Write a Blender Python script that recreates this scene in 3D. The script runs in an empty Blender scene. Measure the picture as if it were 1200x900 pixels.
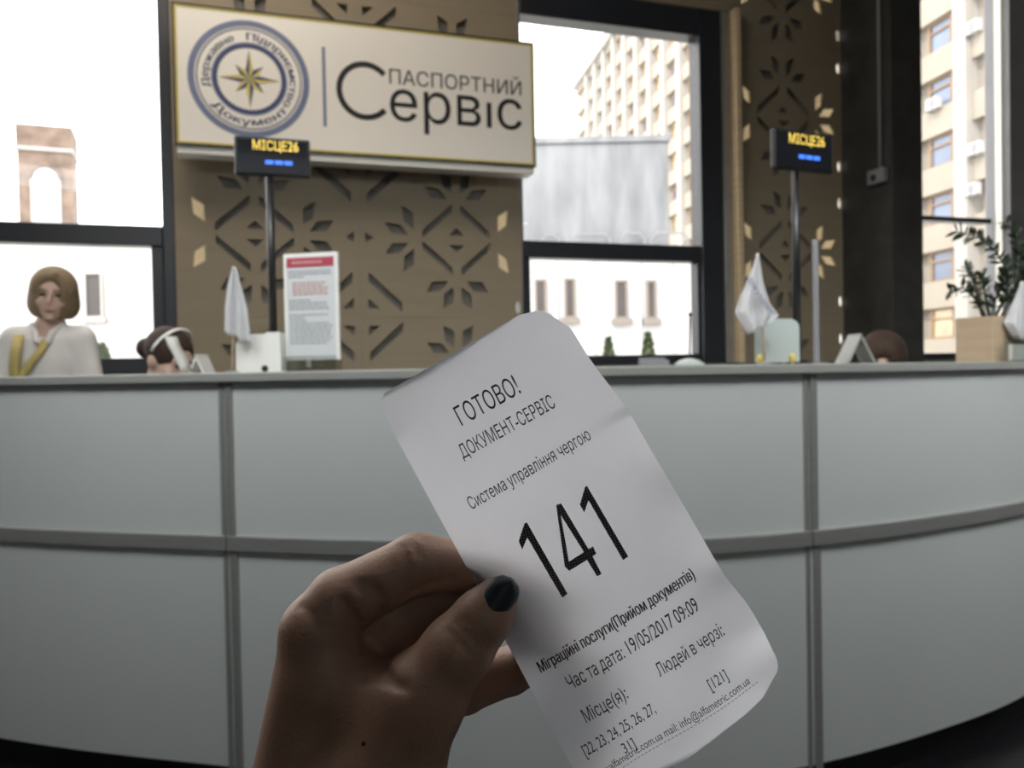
import bpy, bmesh, math, random, re
import numpy as np
from mathutils import Vector, Matrix
from mathutils.geometry import tessellate_polygon
random.seed(7)
S = bpy.context.scene
COL = S.collection
R_ = math.radians

# ------------------------------------------------------------------ camera, sky, light, exposure
ZC, FPX, ROLL, HOR = 1.17, 970.0, 0.019, 432.0
pit = math.atan((450 - HOR) / FPX)
F = Vector((0, math.cos(pit), -math.sin(pit)))
U0 = Vector((0, math.sin(pit), math.cos(pit)))
R0 = Vector((1, 0, 0))
RV = R0 * math.cos(ROLL) - U0 * math.sin(ROLL)
UV = R0 * math.sin(ROLL) + U0 * math.cos(ROLL)
CAM = Vector((0, 0, ZC))
cd = bpy.data.cameras.new('camera')
cd.sensor_width = 36; cd.sensor_fit = 'HORIZONTAL'; cd.lens = FPX / 1200 * 36
cd.clip_start = 0.02; cd.clip_end = 600
cd.dof.use_dof = True; cd.dof.focus_distance = 0.31; cd.dof.aperture_fstop = 19
cam = bpy.data.objects.new('camera', cd); COL.objects.link(cam)
cam.matrix_world = Matrix(((RV.x, UV.x, -F.x, 0), (RV.y, UV.y, -F.y, 0), (RV.z, UV.z, -F.z, ZC), (0, 0, 0, 1)))
S.camera = cam
S.view_settings.view_transform = 'Standard'; S.view_settings.look = 'None'
S.view_settings.gamma = 1; S.view_settings.use_curve_mapping = False
S.view_settings.exposure = 0.0

W = bpy.data.worlds.new('sky'); S.world = W; W.use_nodes = True
bg = W.node_tree.nodes['Background']
bg.inputs[0].default_value = (1.0, 0.985, 0.96, 1); bg.inputs[1].default_value = 4.4

def sun(rx, rz, e, col):
    l = bpy.data.lights.new('sun', 'SUN'); l.energy = e; l.color = col; l.angle = R_(0.6)
    o = bpy.data.objects.new('sun', l); COL.objects.link(o); o.rotation_euler = (R_(rx), 0, R_(rz))
sun(48, -35, 3.0, (1, .93, .82))

def area(name, loc, to, sx, sy, e, col=(1, 1, 1)):
    l = bpy.data.lights.new(name, 'AREA'); l.shape = 'RECTANGLE'; l.size = sx; l.size_y = sy; l.energy = e; l.color = col
    o = bpy.data.objects.new(name, l); COL.objects.link(o); o.location = loc
    o.rotation_euler = (Vector(to) - Vector(loc)).to_track_quat('-Z', 'Y').to_euler()
    return o
area('hall_top_fill', (0.6, 0.95, 3.1), (0.6, 1.35, 0), 6.0, 0.6, 39, (.98, 1, .985))  # unseen lamp added low over the hall so the counter fades downwards
hl = area('counter_wash_fill', (1.0, 0.6, 3.1), (1.1, 2.6, 1.75), 5.4, 0.5, 27, (.98, 1, .985)); hl.data.spread = R_(64)  # unseen lamp added, beam narrowed to brighten the upper counter front
area('wall_top_fill', (-1.3, 3.2, 4.6), (-1.0, 4.2, 1.6), 2.6, 1.0, 62, (1, .9, .78))  # unseen lamp added to brighten the left plywood and the sign
area('rear_daylight', (2.5, -6.3, 2.9), (0.8, 2.5, 1.0), 7.0, 2.6, 30, (.94, .98, 1))

# ------------------------------------------------------------------ pixel helpers
def ray(px, py): return F + RV * ((px - 600) / FPX) + UV * ((450 - py) / FPX)
def at(px, py, Y):
    v = ray(px, py); return CAM + v * (Y / v.y)
def camp(px, py, depth): return CAM + ray(px, py) * depth
D, AW = 5.5, R_(18.5)
WE = Vector((math.cos(AW), math.sin(AW), 0)); WN = Vector((-math.sin(AW), math.cos(AW), 0)); WO = Vector((0, D, 0))
WM = Matrix(((WE.x, WN.x, 0, 0), (WE.y, WN.y, 0, D), (0, 0, 1, 0), (0, 0, 0, 1)))
def wall(px, py, n=0.0):
    v = ray(px, py); t = (n - (CAM - WO).dot(WN)) / v.dot(WN)
    p = CAM + v * t - WO
    return p.dot(WE), p.z

# ------------------------------------------------------------------ materials
def mat(name, col, rough=0.6, var=0.06, scale=6.0, bump=0.0, bscale=60.0, metal=0.0, spec=0.5, emit=None, trans=0.0, sss=0.0, coat=0.0, stretch=None):
    m = bpy.data.materials.new(name); m.use_nodes = True
    nt = m.node_tree; b = nt.nodes['Principled BSDF']; out = nt.nodes['Material Output']
    b.inputs['Roughness'].default_value = rough; b.inputs['Metallic'].default_value = metal
    b.inputs['Specular IOR Level'].default_value = spec
    b.inputs['Coat Weight'].default_value = coat
    tc = nt.nodes.new('ShaderNodeTexCoord'); vec = tc.outputs['Object']
    if stretch:
        mp = nt.nodes.new('ShaderNodeMapping'); mp.inputs['Scale'].default_value = stretch
        nt.links.new(vec, mp.inputs['Vector']); vec = mp.outputs['Vector']
    n = nt.nodes.new('ShaderNodeTexNoise'); n.inputs['Scale'].default_value = scale; n.inputs['Detail'].default_value = 4
    nt.links.new(vec, n.inputs['Vector'])
    r = nt.nodes.new('ShaderNodeValToRGB')
    r.color_ramp.elements[0].position = 0.3; r.color_ramp.elements[1].position = 0.7
    r.color_ramp.elements[0].color = tuple(c * (1 - var) for c in col) + (1,)
    r.color_ramp.elements[1].color = tuple(min(1, c * (1 + var)) for c in col) + (1,)
    nt.links.new(n.outputs['Fac'], r.inputs['Fac']); nt.links.new(r.outputs['Color'], b.inputs['Base Color'])
    if bump:
        n2 = nt.nodes.new('ShaderNodeTexNoise'); n2.inputs['Scale'].default_value = bscale; n2.inputs['Detail'].default_value = 3
        nt.links.new(vec if 'hair' in name else tc.outputs['Object'], n2.inputs['Vector'])
        bp = nt.nodes.new('ShaderNodeBump'); bp.inputs['Strength'].default_value = bump; bp.inputs['Distance'].default_value = 0.001
        nt.links.new(n2.outputs['Fac'], bp.inputs['Height']); nt.links.new(bp.outputs['Normal'], b.inputs['Normal'])
    if emit:
        b.inputs['Emission Color'].default_value = tuple(emit[:3]) + (1,); b.inputs['Emission Strength'].default_value = emit[3]
    if sss:
        b.inputs['Subsurface Weight'].default_value = sss; b.inputs['Subsurface Radius'].default_value = (.012, .005, .003); b.inputs['Subsurface Scale'].default_value = 0.4
    if trans:
        t = nt.nodes.new('ShaderNodeBsdfTranslucent'); nt.links.new(r.outputs['Color'], t.inputs['Color'])
        mx = nt.nodes.new('ShaderNodeMixShader'); mx.inputs['Fac'].default_value = trans
        nt.links.new(b.outputs[0], mx.inputs[1]); nt.links.new(t.outputs[0], mx.inputs[2]); nt.links.new(mx.outputs[0], out.inputs['Surface'])
    return m
def glassmat(name, refl=0.05, tint=(1, 1, 1)):
    m = bpy.data.materials.new(name); m.use_nodes = True; nt = m.node_tree
    nt.nodes.remove(nt.nodes['Principled BSDF']); out = nt.nodes['Material Output']
    t = nt.nodes.new('ShaderNodeBsdfTransparent'); t.inputs[0].default_value = tint + (1,)
    g = nt.nodes.new('ShaderNodeBsdfGlossy'); g.inputs['Roughness'].default_value = 0.03
    mx = nt.nodes.new('ShaderNodeMixShader'); mx.inputs[0].default_value = refl
    nt.links.new(t.outputs[0], mx.inputs[1]); nt.links.new(g.outputs[0], mx.inputs[2]); nt.links.new(mx.outputs[0], out.inputs[0])
    return m
def tilemat(name, col, grout, sc):
    m = mat(name, col, 0.35, .15, 3); nt = m.node_tree; b = nt.nodes['Principled BSDF']
    br = nt.nodes.new('ShaderNodeTexBrick'); br.offset = 0; br.inputs['Scale'].default_value = sc
    br.inputs['Mortar Size'].default_value = .01; br.inputs['Brick Width'].default_value = .5; br.inputs['Row Height'].default_value = .5
    br.inputs['Color1'].default_value = col + (1,); br.inputs['Color2'].default_value = tuple(c * .85 for c in col) + (1,); br.inputs['Mortar'].default_value = grout + (1,)
    tc = nt.nodes.new('ShaderNodeTexCoord'); nt.links.new(tc.outputs['Object'], br.inputs['Vector']); nt.links.new(br.outputs['Color'], b.inputs['Base Color'])
    return m
def inkmat(name):                                     # thermal print: dark dots with light gaps
    m = mat(name, (.03, .03, .033), 0.7, .1, 900); nt = m.node_tree; b = nt.nodes['Principled BSDF']
    tc = nt.nodes.new('ShaderNodeTexCoord'); mp = nt.nodes.new('ShaderNodeMapping'); mp.inputs['Scale'].default_value = (1350, 1350, 0)
    mp.inputs['Rotation'].default_value = (0, 0, R_(30))
    nt.links.new(tc.outputs['Object'], mp.inputs['Vector'])
    ck = nt.nodes.new('ShaderNodeTexChecker'); ck.inputs['Scale'].default_value = 1
    ck.inputs['Color1'].default_value = (.03, .03, .033, 1); ck.inputs['Color2'].default_value = (.20, .20, .21, 1)
    nt.links.new(mp.outputs[0], ck.inputs['Vector']); nt.links.new(ck.outputs['Color'], b.inputs['Base Color'])
    return m
M = {}
M['panel'] = mat('white_laminate', (.70, .735, .735), .32, .02, 3, spec=.4)
M['alu'] = mat('brushed_aluminium', (.33, .335, .32), .45, .05, 8, metal=.25, stretch=(1, 1, 20))
M['ledge'] = mat('grey_edge_laminate', (.40, .405, .385), .45, .04, 8)
M['plinth'] = mat('black_plinth', (.012, .012, .014), .6)
M['floor'] = tilemat('dark_floor_tiles', (.014, .014, .017), (.008, .008, .008), 1.6)
M['ceil'] = mat('ceiling_plaster', (.20, .20, .195), .9)
M['wall'] = mat('grey_plaster', (.30, .29, .27), .9, bump=.3)
M['conc'] = mat('dark_concrete', (.040, .039, .035), .85, .25, 5, bump=.4, bscale=25)
M['back'] = mat('dark_backing', (.17, .16, .14), .9, .2, 8)
M['ply'] = mat('plywood', (.275, .225, .155), .62, .05, 2.2, stretch=(1, 1, 7), bump=.1)
M['diff'] = mat('cream_sheet', (.74, .66, .51), .7, .05, 5, trans=.62)
M['sunedge'] = mat('sunlit_edge_strip', (.97, .96, .90), .7, .01, 5, trans=.92)  # near-white and translucent, stands for sunlight on the mullion edge
M['frame'] = mat('anthracite_frame', (.020, .023, .030), .4, .1, 4)
M['steel'] = mat('dull_steel', (.35, .35, .34), .35, .1, 6, metal=.7)
M['post'] = mat('grey_painted_post', (.22, .22, .235), .5)
M['cream'] = mat('cream_painted_edge', (.75, .73, .66), .5)
M['glass'] = glassmat('window_glass', .04)
M['acry'] = glassmat('clear_acrylic', .16, (.9, .93, .92))
M['frost'] = mat('pale_plastic', (.62, .68, .67), .35, .03, 4, trans=.35)
M['sign'] = mat('sign_face', (.93, .89, .82), .4, .015, 2)
M['signside'] = mat('sign_side', (.92, .90, .84), .5, .02)
M['yellow'] = mat('sign_yellow', (.62, .52, .12), .5, .05)
M['gold'] = mat('emblem_yellow', (.66, .55, .13), .5, .05)
M['navy'] = mat('emblem_navy', (.045, .06, .16), .5, .08)
M['slate'] = mat('emblem_slate_blue', (.17, .20, .33), .5, .08)
M['black'] = mat('sign_black', (.012, .012, .013), .5, .05)
M['plastic'] = mat('black_plastic', (.012, .012, .013), .35, .1)
M['screen'] = mat('black_screen', (.008, .009, .012), .12, .1, coat=.5)
M['led'] = mat('amber_led', (.3, .2, .02), .6, emit=(1, .72, .12, 1.3))
M['ledblue'] = mat('blue_led', (.02, .05, .3), .6, emit=(.05, .22, 1, 1.3))
M['white'] = mat('white_plastic', (.80, .80, .77), .4, .02)
M['card'] = mat('white_card', (.78, .78, .76), .7, .02, trans=.3)
M['cloth'] = mat('white_flag_cloth', (.78, .78, .80), .85, .04, 30, bump=.2, bscale=400, trans=.35)
M['wood'] = mat('pale_wood', (.62, .48, .30), .5, .1, 4, stretch=(1, 1, 12))
M['box'] = mat('plywood_planter', (.44, .335, .225), .6, .08, 4, stretch=(1, 1, 8))
M['leaf'] = mat('dark_leaf', (.018, .030, .014), .35, .3, 20)
M['red'] = mat('notice_red', (.42, .06, .09), .6, .05)
M['rose'] = mat('notice_rose_text', (.52, .32, .30), .7)
M['greytext'] = mat('notice_grey_text', (.34, .36, .38), .7)
M['paperb'] = mat('notice_paper', (.62, .64, .66), .6, .02)
M['ticket'] = mat('thermal_paper', (.83, .85, .92), .55, .015, 60, bump=.12, bscale=90, trans=.74)
M['ink'] = mat('thermal_ink', (.04, .04, .044), .7, .1, 300)
M['ink2'] = inkmat('halftone_ink')
M['skin'] = mat('hand_skin', (.36, .21, .145), .5, .10, 45, bump=.22, bscale=650, sss=.12)
M['face'] = mat('face_skin', (.58, .40, .32), .5, .05, 30, sss=.08)
M['polish'] = mat('navy_nail_polish', (.024, .028, .040), .42, .1, 60)
M['blouse'] = mat('white_blouse', (.72, .70, .68), .8, .04, 12, bump=.3, bscale=120)
M['dcloth'] = mat('dark_trousers', (.03, .03, .04), .85)
M['gcloth'] = mat('grey_cardigan', (.22, .21, .22), .85)
M['blond'] = mat('dark_blond_hair', (.26, .19, .115), .65, .35, 60, spec=.2, bump=.5, bscale=60, stretch=(6, 6, 1))
M['brown'] = mat('dark_brown_hair', (.045, .028, .021), .65, .35, 60, spec=.2, bump=.5, bscale=60, stretch=(6, 6, 1))
M['chest'] = mat('chestnut_hair', (.045, .028, .02), .65, .5, 60, spec=.2, bump=.6, bscale=60, stretch=(6, 6, 1))
M['scarf'] = mat('mustard_ribbon', (.50, .41, .15), .7, .06)
M['eye'] = mat('dark_eye', (.02, .015, .012), .3)
M['lips'] = mat('lips', (.40, .17, .15), .5)
M['facade'] = mat('beige_stone_facade', (.31, .28, .235), .8, .06, .4, bump=.1)
M['facade2'] = mat('pale_stone_pilaster', (.36, .345, .325), .8, .05, .5)
M['stain'] = mat('stained_concrete', (.195, .205, .22), .9, .28, 1.2, stretch=(1, 1, .22))
M['ewhite'] = mat('white_render', (.45, .455, .465), .85, .04, .6)
M['eglass'] = mat('building_glass', (.13, .17, .25), .15, .4, .25, spec=.6)
M['eglass_goldrefl'] = mat('building_glass_gold_reflection', (.52, .43, .28), .25, .4, .5, spec=.6)  # gold reflection painted into the pane colour
M['eglassd'] = mat('dull_window_glass', (.075, .068, .068), .5, .2, .5, spec=.2)
M['efr2'] = mat('taupe_window_frame', (.20, .175, .155), .7)
M['eframe'] = mat('brown_window_frame', (.26, .17, .10), .6)
M['brick'] = mat('brown_brick', (.17, .125, .10), .85, .4, .5)
M['ground'] = mat('pale_paving', (.55, .54, .52), .9, .1, .6)
M['shrub'] = mat('shrub_green', (.085, .115, .055), .7, .5, 9)

# ------------------------------------------------------------------ object helpers
def link(name, me, m, parent=None, mx=None, smooth=False, bevel=0, seg=2):
    o = bpy.data.objects.new(name, me); COL.objects.link(o)
    if m: me.materials.append(M[m])
    if parent: o.parent = parent
    if mx is not None: o.matrix_basis = mx
    if smooth:
        for p in me.polygons: p.use_smooth = True
    if bevel:
        md = o.modifiers.new('bevel', 'BEVEL'); md.width = bevel; md.segments = seg; md.limit_method = 'ANGLE'
    return o
def tag(o, label=None, cat=None, group=None, kind=None):
    for k, v in (('label', label), ('category', cat), ('group', group), ('kind', kind)):
        if v: o[k] = v
    return o
def thing(name, label, cat, loc=(0, 0, 0), rz=0.0, group=None, mx=None):
    o = bpy.data.objects.new(name, None); COL.objects.link(o); o.empty_display_size = .1
    o.matrix_basis = mx if mx is not None else Matrix.Translation(loc) @ Matrix.Rotation(rz, 4, 'Z')
    return tag(o, label, cat, group)
class MB:
    def __init__(s): s.v = []; s.f = []
    def add(s, vs, fs):
        n = len(s.v); s.v += [tuple(v) for v in vs]; s.f += [tuple(i + n for i in f) for f in fs]; return s
    def box(s, x0, x1, y0, y1, z0, z1, mx=None):
        vs = [Vector((x, y, z)) for x in (x0, x1) for y in (y0, y1) for z in (z0, z1)]
        if mx is not None: vs = [mx @ v for v in vs]
        return s.add(vs, [(0, 1, 3, 2), (4, 6, 7, 5), (0, 4, 5, 1), (2, 3, 7, 6), (0, 2, 6, 4), (1, 5, 7, 3)])
    def tube(s, pts, rads, n=10, cap=True):
        pts = [Vector(p) for p in pts]
        if not hasattr(rads, '__len__'): rads = [rads] * len(pts)
        vs = []; up = Vector((.13, .31, .94))
        for i, p in enumerate(pts):
            t = (pts[min(i + 1, len(pts) - 1)] - pts[max(i - 1, 0)]).normalized()
            if abs(t.dot(up)) > .95: up = Vector((1, .1, .05))
            a = t.cross(up).normalized(); b = t.cross(a)
            vs += [p + (a * math.cos(2 * math.pi * k / n) + b * math.sin(2 * math.pi * k / n)) * rads[i] for k in range(n)]
        fs = [(i * n + k, i * n + (k + 1) % n, (i + 1) * n + (k + 1) % n, (i + 1) * n + k) for i in range(len(pts) - 1) for k in range(n)]
        if cap: fs += [tuple(range(n))[::-1], tuple((len(pts) - 1) * n + k for k in range(n))]
        return s.add(vs, fs)
    def prism(s, poly, y0, y1):                       # polygon in x,z extruded along y
        n = len(poly)
        vs = [(x, y0, z) for x, z in poly] + [(x, y1, z) for x, z in poly]
        fs = [tuple(range(n)), tuple(range(2 * n - 1, n - 1, -1))] + [(i, i + n, (i + 1) % n + n, (i + 1) % n) for i in range(n)]
        return s.add(vs, fs)
    def ball(s, c, r, n=10):
        c = Vector(c); r = Vector(r) if hasattr(r, '__len__') else Vector((r, r, r))
        vs = [c + Vector((0, 0, r.z))]; fs = []
        for i in range(1, n):
            a = math.pi * i / n
            for k in range(2 * n):
                b = math.pi * k / n
                vs.append(c + Vector((r.x * math.sin(a) * math.cos(b), r.y * math.sin(a) * math.sin(b), r.z * math.cos(a))))
        vs.append(c - Vector((0, 0, r.z))); m = 2 * n; L = len(vs) - 1
        for k in range(m):
            fs.append((0, 1 + k, 1 + (k + 1) % m)); fs.append((L, 1 + (n - 2) * m + (k + 1) % m, 1 + (n - 2) * m + k))
            for i in range(n - 2):
                a = 1 + i * m
                fs.append((a + k, a + m + k, a + m + (k + 1) % m, a + (k + 1) % m))
        return s.add(vs, fs)
    def grid(s, P, wrap=False):                       # P: rows of points
        nr, nc = len(P), len(P[0])
        fs = [(i * nc + j, i * nc + j + 1, (i + 1) * nc + j + 1, (i + 1) * nc + j) for i in range(nr - 1) for j in range(nc - 1)]
        return s.add([p for r in P for p in r], fs)
    def build(s, name, m, parent=None, mx=None, smooth=False, bevel=0, seg=2, fix=True):
        me = bpy.data.meshes.new(name); me.from_pydata(s.v, [], s.f)
        if fix:
            b = bmesh.new(); b.from_mesh(me); bmesh.ops.recalc_face_normals(b, faces=b.faces); b.to_mesh(me); b.free()
        me.update()
        return link(name, me, m, parent, mx, smooth, bevel, seg)
def boxo(name, m, parent, x0, x1, y0, y1, z0, z1, bevel=.003, mx=None): return MB().box(x0, x1, y0, y1, z0, z1).build(name, m, parent, mx, bevel=bevel)
def struct(o): o['kind'] = 'structure'; return o

def curve_mesh(cu):
    o = bpy.data.objects.new('tmp', cu); COL.objects.link(o)
    dg = bpy.context.evaluated_depsgraph_get(); dg.update()
    me = bpy.data.meshes.new_from_object(o.evaluated_get(dg))
    bpy.data.objects.remove(o); bpy.data.curves.remove(cu)
    return me
def split_loop(P):
    n = len(P)
    for i in range(n):
        a, b = P[i], P[(i + 1) % n]
        for j in range(i + 2, n):
            if i == 0 and j == n - 1: continue
            c, d = P[j], P[(j + 1) % n]
            r, q = b - a, d - c; den = r.x * q.y - r.y * q.x
            if abs(den) < 1e-12: continue
            w = c - a; t = (w.x * q.y - w.y * q.x) / den; u = (w.x * r.y - w.y * r.x) / den
            if 1e-4 < t < 1 - 1e-4 and 1e-4 < u < 1 - 1e-4:
                X = a + r * t
                return split_loop([X] + P[i + 1:j + 1]) + split_loop(P[:i + 1] + [X] + P[j + 1:])
    return [P] if n > 2 else []
def text_verts(body, offset=0.0, spacing=1.0):
    """glyph outlines sampled and filled contour by contour (overlapping contours stay solid)"""
    cu = bpy.data.curves.new('t', 'FONT'); cu.body = body; cu.space_character = spacing
    o = bpy.data.objects.new('tmp', cu); COL.objects.link(o)
    dg = bpy.context.evaluated_depsgraph_get(); dg.update()
    c2 = o.to_curve(dg); polys = []
    for sp in c2.splines:
        P = []
        if sp.type == 'BEZIER':
            bp = sp.bezier_points; n = len(bp)
            for i in range(n):
                p, q = bp[i], bp[(i + 1) % n]
                d = (q.co - p.co).length
                straight = ((p.handle_right - p.co).length < 1e-5 and (q.handle_left - q.co).length < 1e-5) or abs((p.handle_right - p.co).cross(q.co - p.co).z) + abs((q.handle_left - q.co).cross(q.co - p.co).z) < 1e-4 * max(d, 1e-6)
                k = 1 if straight else 5
                for j in range(k):
                    t = j / k; P.append(p.co * (1 - t) ** 3 + p.handle_right * 3 * t * (1 - t) ** 2 + q.handle_left * 3 * t * t * (1 - t) + q.co * t ** 3)
        else: P = [v.co.to_3d() for v in sp.points]
        Q = [Vector((v.x, v.y, 0)) for v in P]
        Q = [v for i, v in enumerate(Q) if (v - Q[i - 1]).length > 1e-6]
        if len(Q) > 2: polys += split_loop(Q)
    o.to_curve_clear(); bpy.data.objects.remove(o); bpy.data.curves.remove(cu)
    ar = [sum(P[i - 1].x * P[i].y - P[i].x * P[i - 1].y for i in range(len(P))) / 2 for P in polys]
    def inside(p, P):
        c = False
        for i in range(len(P)):
            u, v = P[i - 1], P[i]
            if (u.y > p.y) != (v.y > p.y) and p.x < (v.x - u.x) * (p.y - u.y) / (v.y - u.y) + u.x: c = not c
        return c
    V = []; FC = []
    for P, A in zip(polys, ar):
        if any(B * A < 0 and abs(B) > abs(A) and inside(P[0], H) for H, B in zip(polys, ar)): continue      # a counter, not a stroke
        loops = [P] + [H for H, B in zip(polys, ar) if B * A < 0 and abs(B) < abs(A) and inside(H[0], P)]
        n0 = len(V); V += [tuple(v) for L in loops for v in L]
        FC += [tuple(n0 + i for i in f) for f in tessellate_polygon(loops)]
    me = bpy.data.meshes.new('t'); me.from_pydata(V, [], FC)
    bb = bmesh.new(); bb.from_mesh(me)
    for f in bb.faces:
        f.normal_update()
        if f.normal.z < 0: f.normal_flip()
    bb.to_mesh(me); bb.free(); me.update(); return me
CAPH = max(v.co.y for v in text_verts('Н').vertices)
CAPL = max(v.co.y for v in text_verts('H').vertices); BARX, BARC = (max(v.co.x for v in text_verts(q).vertices) for q in '|І')
XH = max(v.co.y for v in text_verts('н').vertices)
def text(name, body, fn, m, parent=None, offset=0.0, mx=None, spacing=1.0):
    me = bpy.data.meshes.new(name); b = bmesh.new(); x = 0.0
    for run in re.findall(r'[\x21-\x7e]+|[^\x00-\x7e]+| ', body):   # built-in Latin glyphs are drawn smaller than the Cyrillic ones
        k = CAPH / CAPL if run[0] < '\x7f' else 1.0
        if run != ' ':
            m0 = text_verts(run, 0, spacing); m0.transform(Matrix.Translation((x, 0, 0)) @ Matrix.Scale(k, 4)); b.from_mesh(m0); bpy.data.meshes.remove(m0)
        bar = '|' if run[0] < '\x7f' else 'І'
        x += k * ((max(v.co.x for v in text_verts(run + bar).vertices) - (BARX if bar == '|' else BARC)) if run != ' ' else .34 / k * CAPH)
    b.to_mesh(me); b.free()
    if offset > .015:                                  # bold: the outline doubled with a small sideways step
        b = bmesh.new(); b.from_mesh(me); b2 = bmesh.ops.duplicate(b, geom=b.verts[:] + b.edges[:] + b.faces[:])
        for v in b2['geom']:
            if isinstance(v, bmesh.types.BMVert): v.co.x += offset
        b.to_mesh(me); b.free()
    xs = [v.co.x for v in me.vertices]; x0, x1 = min(xs), max(xs)
    for v in me.vertices: v.co = fn((v.co.x - x0) / (x1 - x0), v.co.y / CAPH)
    me.update(); return link(name, me, m, parent, mx)
def holed(name, outer, holes, thick, m, parent=None, mx=None):     # 2-D plate with holes, local (s, n, z), front at n=0
    cu = bpy.data.curves.new('c', 'CURVE'); cu.dimensions = '2D'; cu.fill_mode = 'BOTH'; cu.extrude = thick / 2
    for poly in [outer] + holes:
        sp = cu.splines.new('POLY'); sp.points.add(len(poly) - 1); sp.use_cyclic_u = True
        for p, q in zip(sp.points, poly): p.co = (q[0], q[1], 0, 1)
    me = curve_mesh(cu); me.materials.clear()
    for v in me.vertices: v.co = (v.co.x, -v.co.z + thick / 2, v.co.y)
    me.update(); return link(name, me, m, parent, mx)

# ------------------------------------------------------------------ signed-distance bodies
def sdf_arr(prims, X, Y, Z):
    d = None
    for p in prims:
        kind, k = p[0], p[-1]
        if kind == 'cap' or kind == 'cutcap':
            a, b = np.array(p[1]), np.array(p[2]); ra, rb = p[3], p[4]; ab = b - a; L = max(ab @ ab, 1e-12)
            t = np.clip(((X - a[0]) * ab[0] + (Y - a[1]) * ab[1] + (Z - a[2]) * ab[2]) / L, 0, 1)
            q = np.sqrt((X - a[0] - t * ab[0]) ** 2 + (Y - a[1] - t * ab[1]) ** 2 + (Z - a[2] - t * ab[2]) ** 2) - (ra + (rb - ra) * t)
        elif kind in ('ell', 'cutell'):
            c, r, Rm = np.array(p[1]), np.array(p[2]), p[3]
            x, y, z = X - c[0], Y - c[1], Z - c[2]
            if Rm is not None:
                q = np.array(Rm)
                x, y, z = (q[0, 0] * x + q[1, 0] * y + q[2, 0] * z, q[0, 1] * x + q[1, 1] * y + q[2, 1] * z, q[0, 2] * x + q[1, 2] * y + q[2, 2] * z)
            k0 = np.sqrt((x / r[0]) ** 2 + (y / r[1]) ** 2 + (z / r[2]) ** 2) + 1e-9
            k1 = np.sqrt((x / r[0] ** 2) ** 2 + (y / r[1] ** 2) ** 2 + (z / r[2] ** 2) ** 2) + 1e-9
            q = k0 * (k0 - 1) / k1
        elif kind == 'cutplane':
            n, c = p[1], p[2]; q = -((X - c[0]) * n[0] + (Y - c[1]) * n[1] + (Z - c[2]) * n[2])
        if kind.startswith('cut'):
            h = np.clip(.5 - .5 * (d + q) / k, 0, 1); d = d * (1 - h) - q * h + k * h * (1 - h)
        elif d is None: d = q
        else:
            h = np.clip(.5 + .5 * (d - q) / k, 0, 1); d = d * (1 - h) + q * h - k * h * (1 - h)
    return d
def sdf_mesh(name, prims, res, m, parent=None, mx=None, inflate=0.0, smooth_it=2):
    lo = np.array([1e9] * 3); hi = -lo
    for p in prims:
        if p[0] == 'cap':
            for q, r in ((p[1], p[3]), (p[2], p[4])): lo = np.minimum(lo, np.array(q) - r); hi = np.maximum(hi, np.array(q) + r)
        elif p[0] == 'ell':
            r = max(p[2]) if p[3] is not None else np.array(p[2]); lo = np.minimum(lo, np.array(p[1]) - r); hi = np.maximum(hi, np.array(p[1]) + r)
    lo -= inflate + 3 * res; hi += inflate + 3 * res
    n = np.ceil((hi - lo) / res).astype(int) + 1
    ax = [(lo[i] + res * np.arange(n[i])).astype(np.float32) for i in range(3)]
    X, Y, Z = np.meshgrid(*ax, indexing='ij')
    d = sdf_arr(prims, X, Y, Z) - inflate
    ins = d < 0
    sh = tuple(n - 1); acc = np.zeros(sh + (3,), np.float32); cnt = np.zeros(sh, np.float32)
    cor = [(i, j, k) for i in (0, 1) for j in (0, 1) for k in (0, 1)]
    sl = lambda c: tuple(slice(c[a], c[a] + sh[a]) for a in range(3))
    for a in range(3):
        for c in cor:
            if c[a]: continue
            c2 = list(c); c2[a] = 1
            d0, d1 = d[sl(c)], d[sl(c2)]; cr = (d0 < 0) != (d1 < 0)
            t = np.where(cr, d0 / np.where(cr, d0 - d1, 1), 0)
            for b in range(3): acc[..., b] += np.where(cr, t if b == a else c[b], 0)
            cnt += cr
    act = cnt > 0; idx = -np.ones(sh, np.int64); idx[act] = np.arange(act.sum())
    g = np.argwhere(act); V = lo + res * (g + acc[act] / cnt[act][:, None])
    faces = []
    for a in range(3):
        b, c = (a + 1) % 3, (a + 2) % 3
        s0 = [slice(1, -1)] * 3; s1 = [slice(1, -1)] * 3
        s0[a] = slice(0, -1); s1[a] = slice(1, None)
        cr = np.argwhere(ins[tuple(s0)] != ins[tuple(s1)])
        off = np.ones(3, int); off[a] = 0; cr = cr + off
        flip = ins[cr[:, 0], cr[:, 1], cr[:, 2]]
        eb = np.zeros(3, int); eb[b] = 1; ec = np.zeros(3, int); ec[c] = 1
        q = [idx[tuple((cr - w).T)] for w in (eb + ec, ec, 0 * eb, eb)]
        Q = np.stack(q, 1); Q[~flip] = Q[~flip][:, ::-1]
        faces.append(Q[(Q >= 0).all(1)])
    Fq = np.concatenate(faces)
    for _ in range(smooth_it):                        # light Laplacian relaxation
        sm = np.zeros_like(V); c_ = np.zeros(len(V))
        for i in range(4):
            j = (i + 1) % 4
            np.add.at(sm, Fq[:, i], V[Fq[:, j]]); np.add.at(c_, Fq[:, i], 1); np.add.at(sm, Fq[:, j], V[Fq[:, i]]); np.add.at(c_, Fq[:, j], 1)
        V = V * .5 + .5 * sm / np.maximum(c_, 1)[:, None]
    me = bpy.data.meshes.new(name); me.from_pydata(V.tolist(), [], Fq.tolist()); me.update()
    return link(name, me, m, parent, mx, smooth=True)

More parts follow.
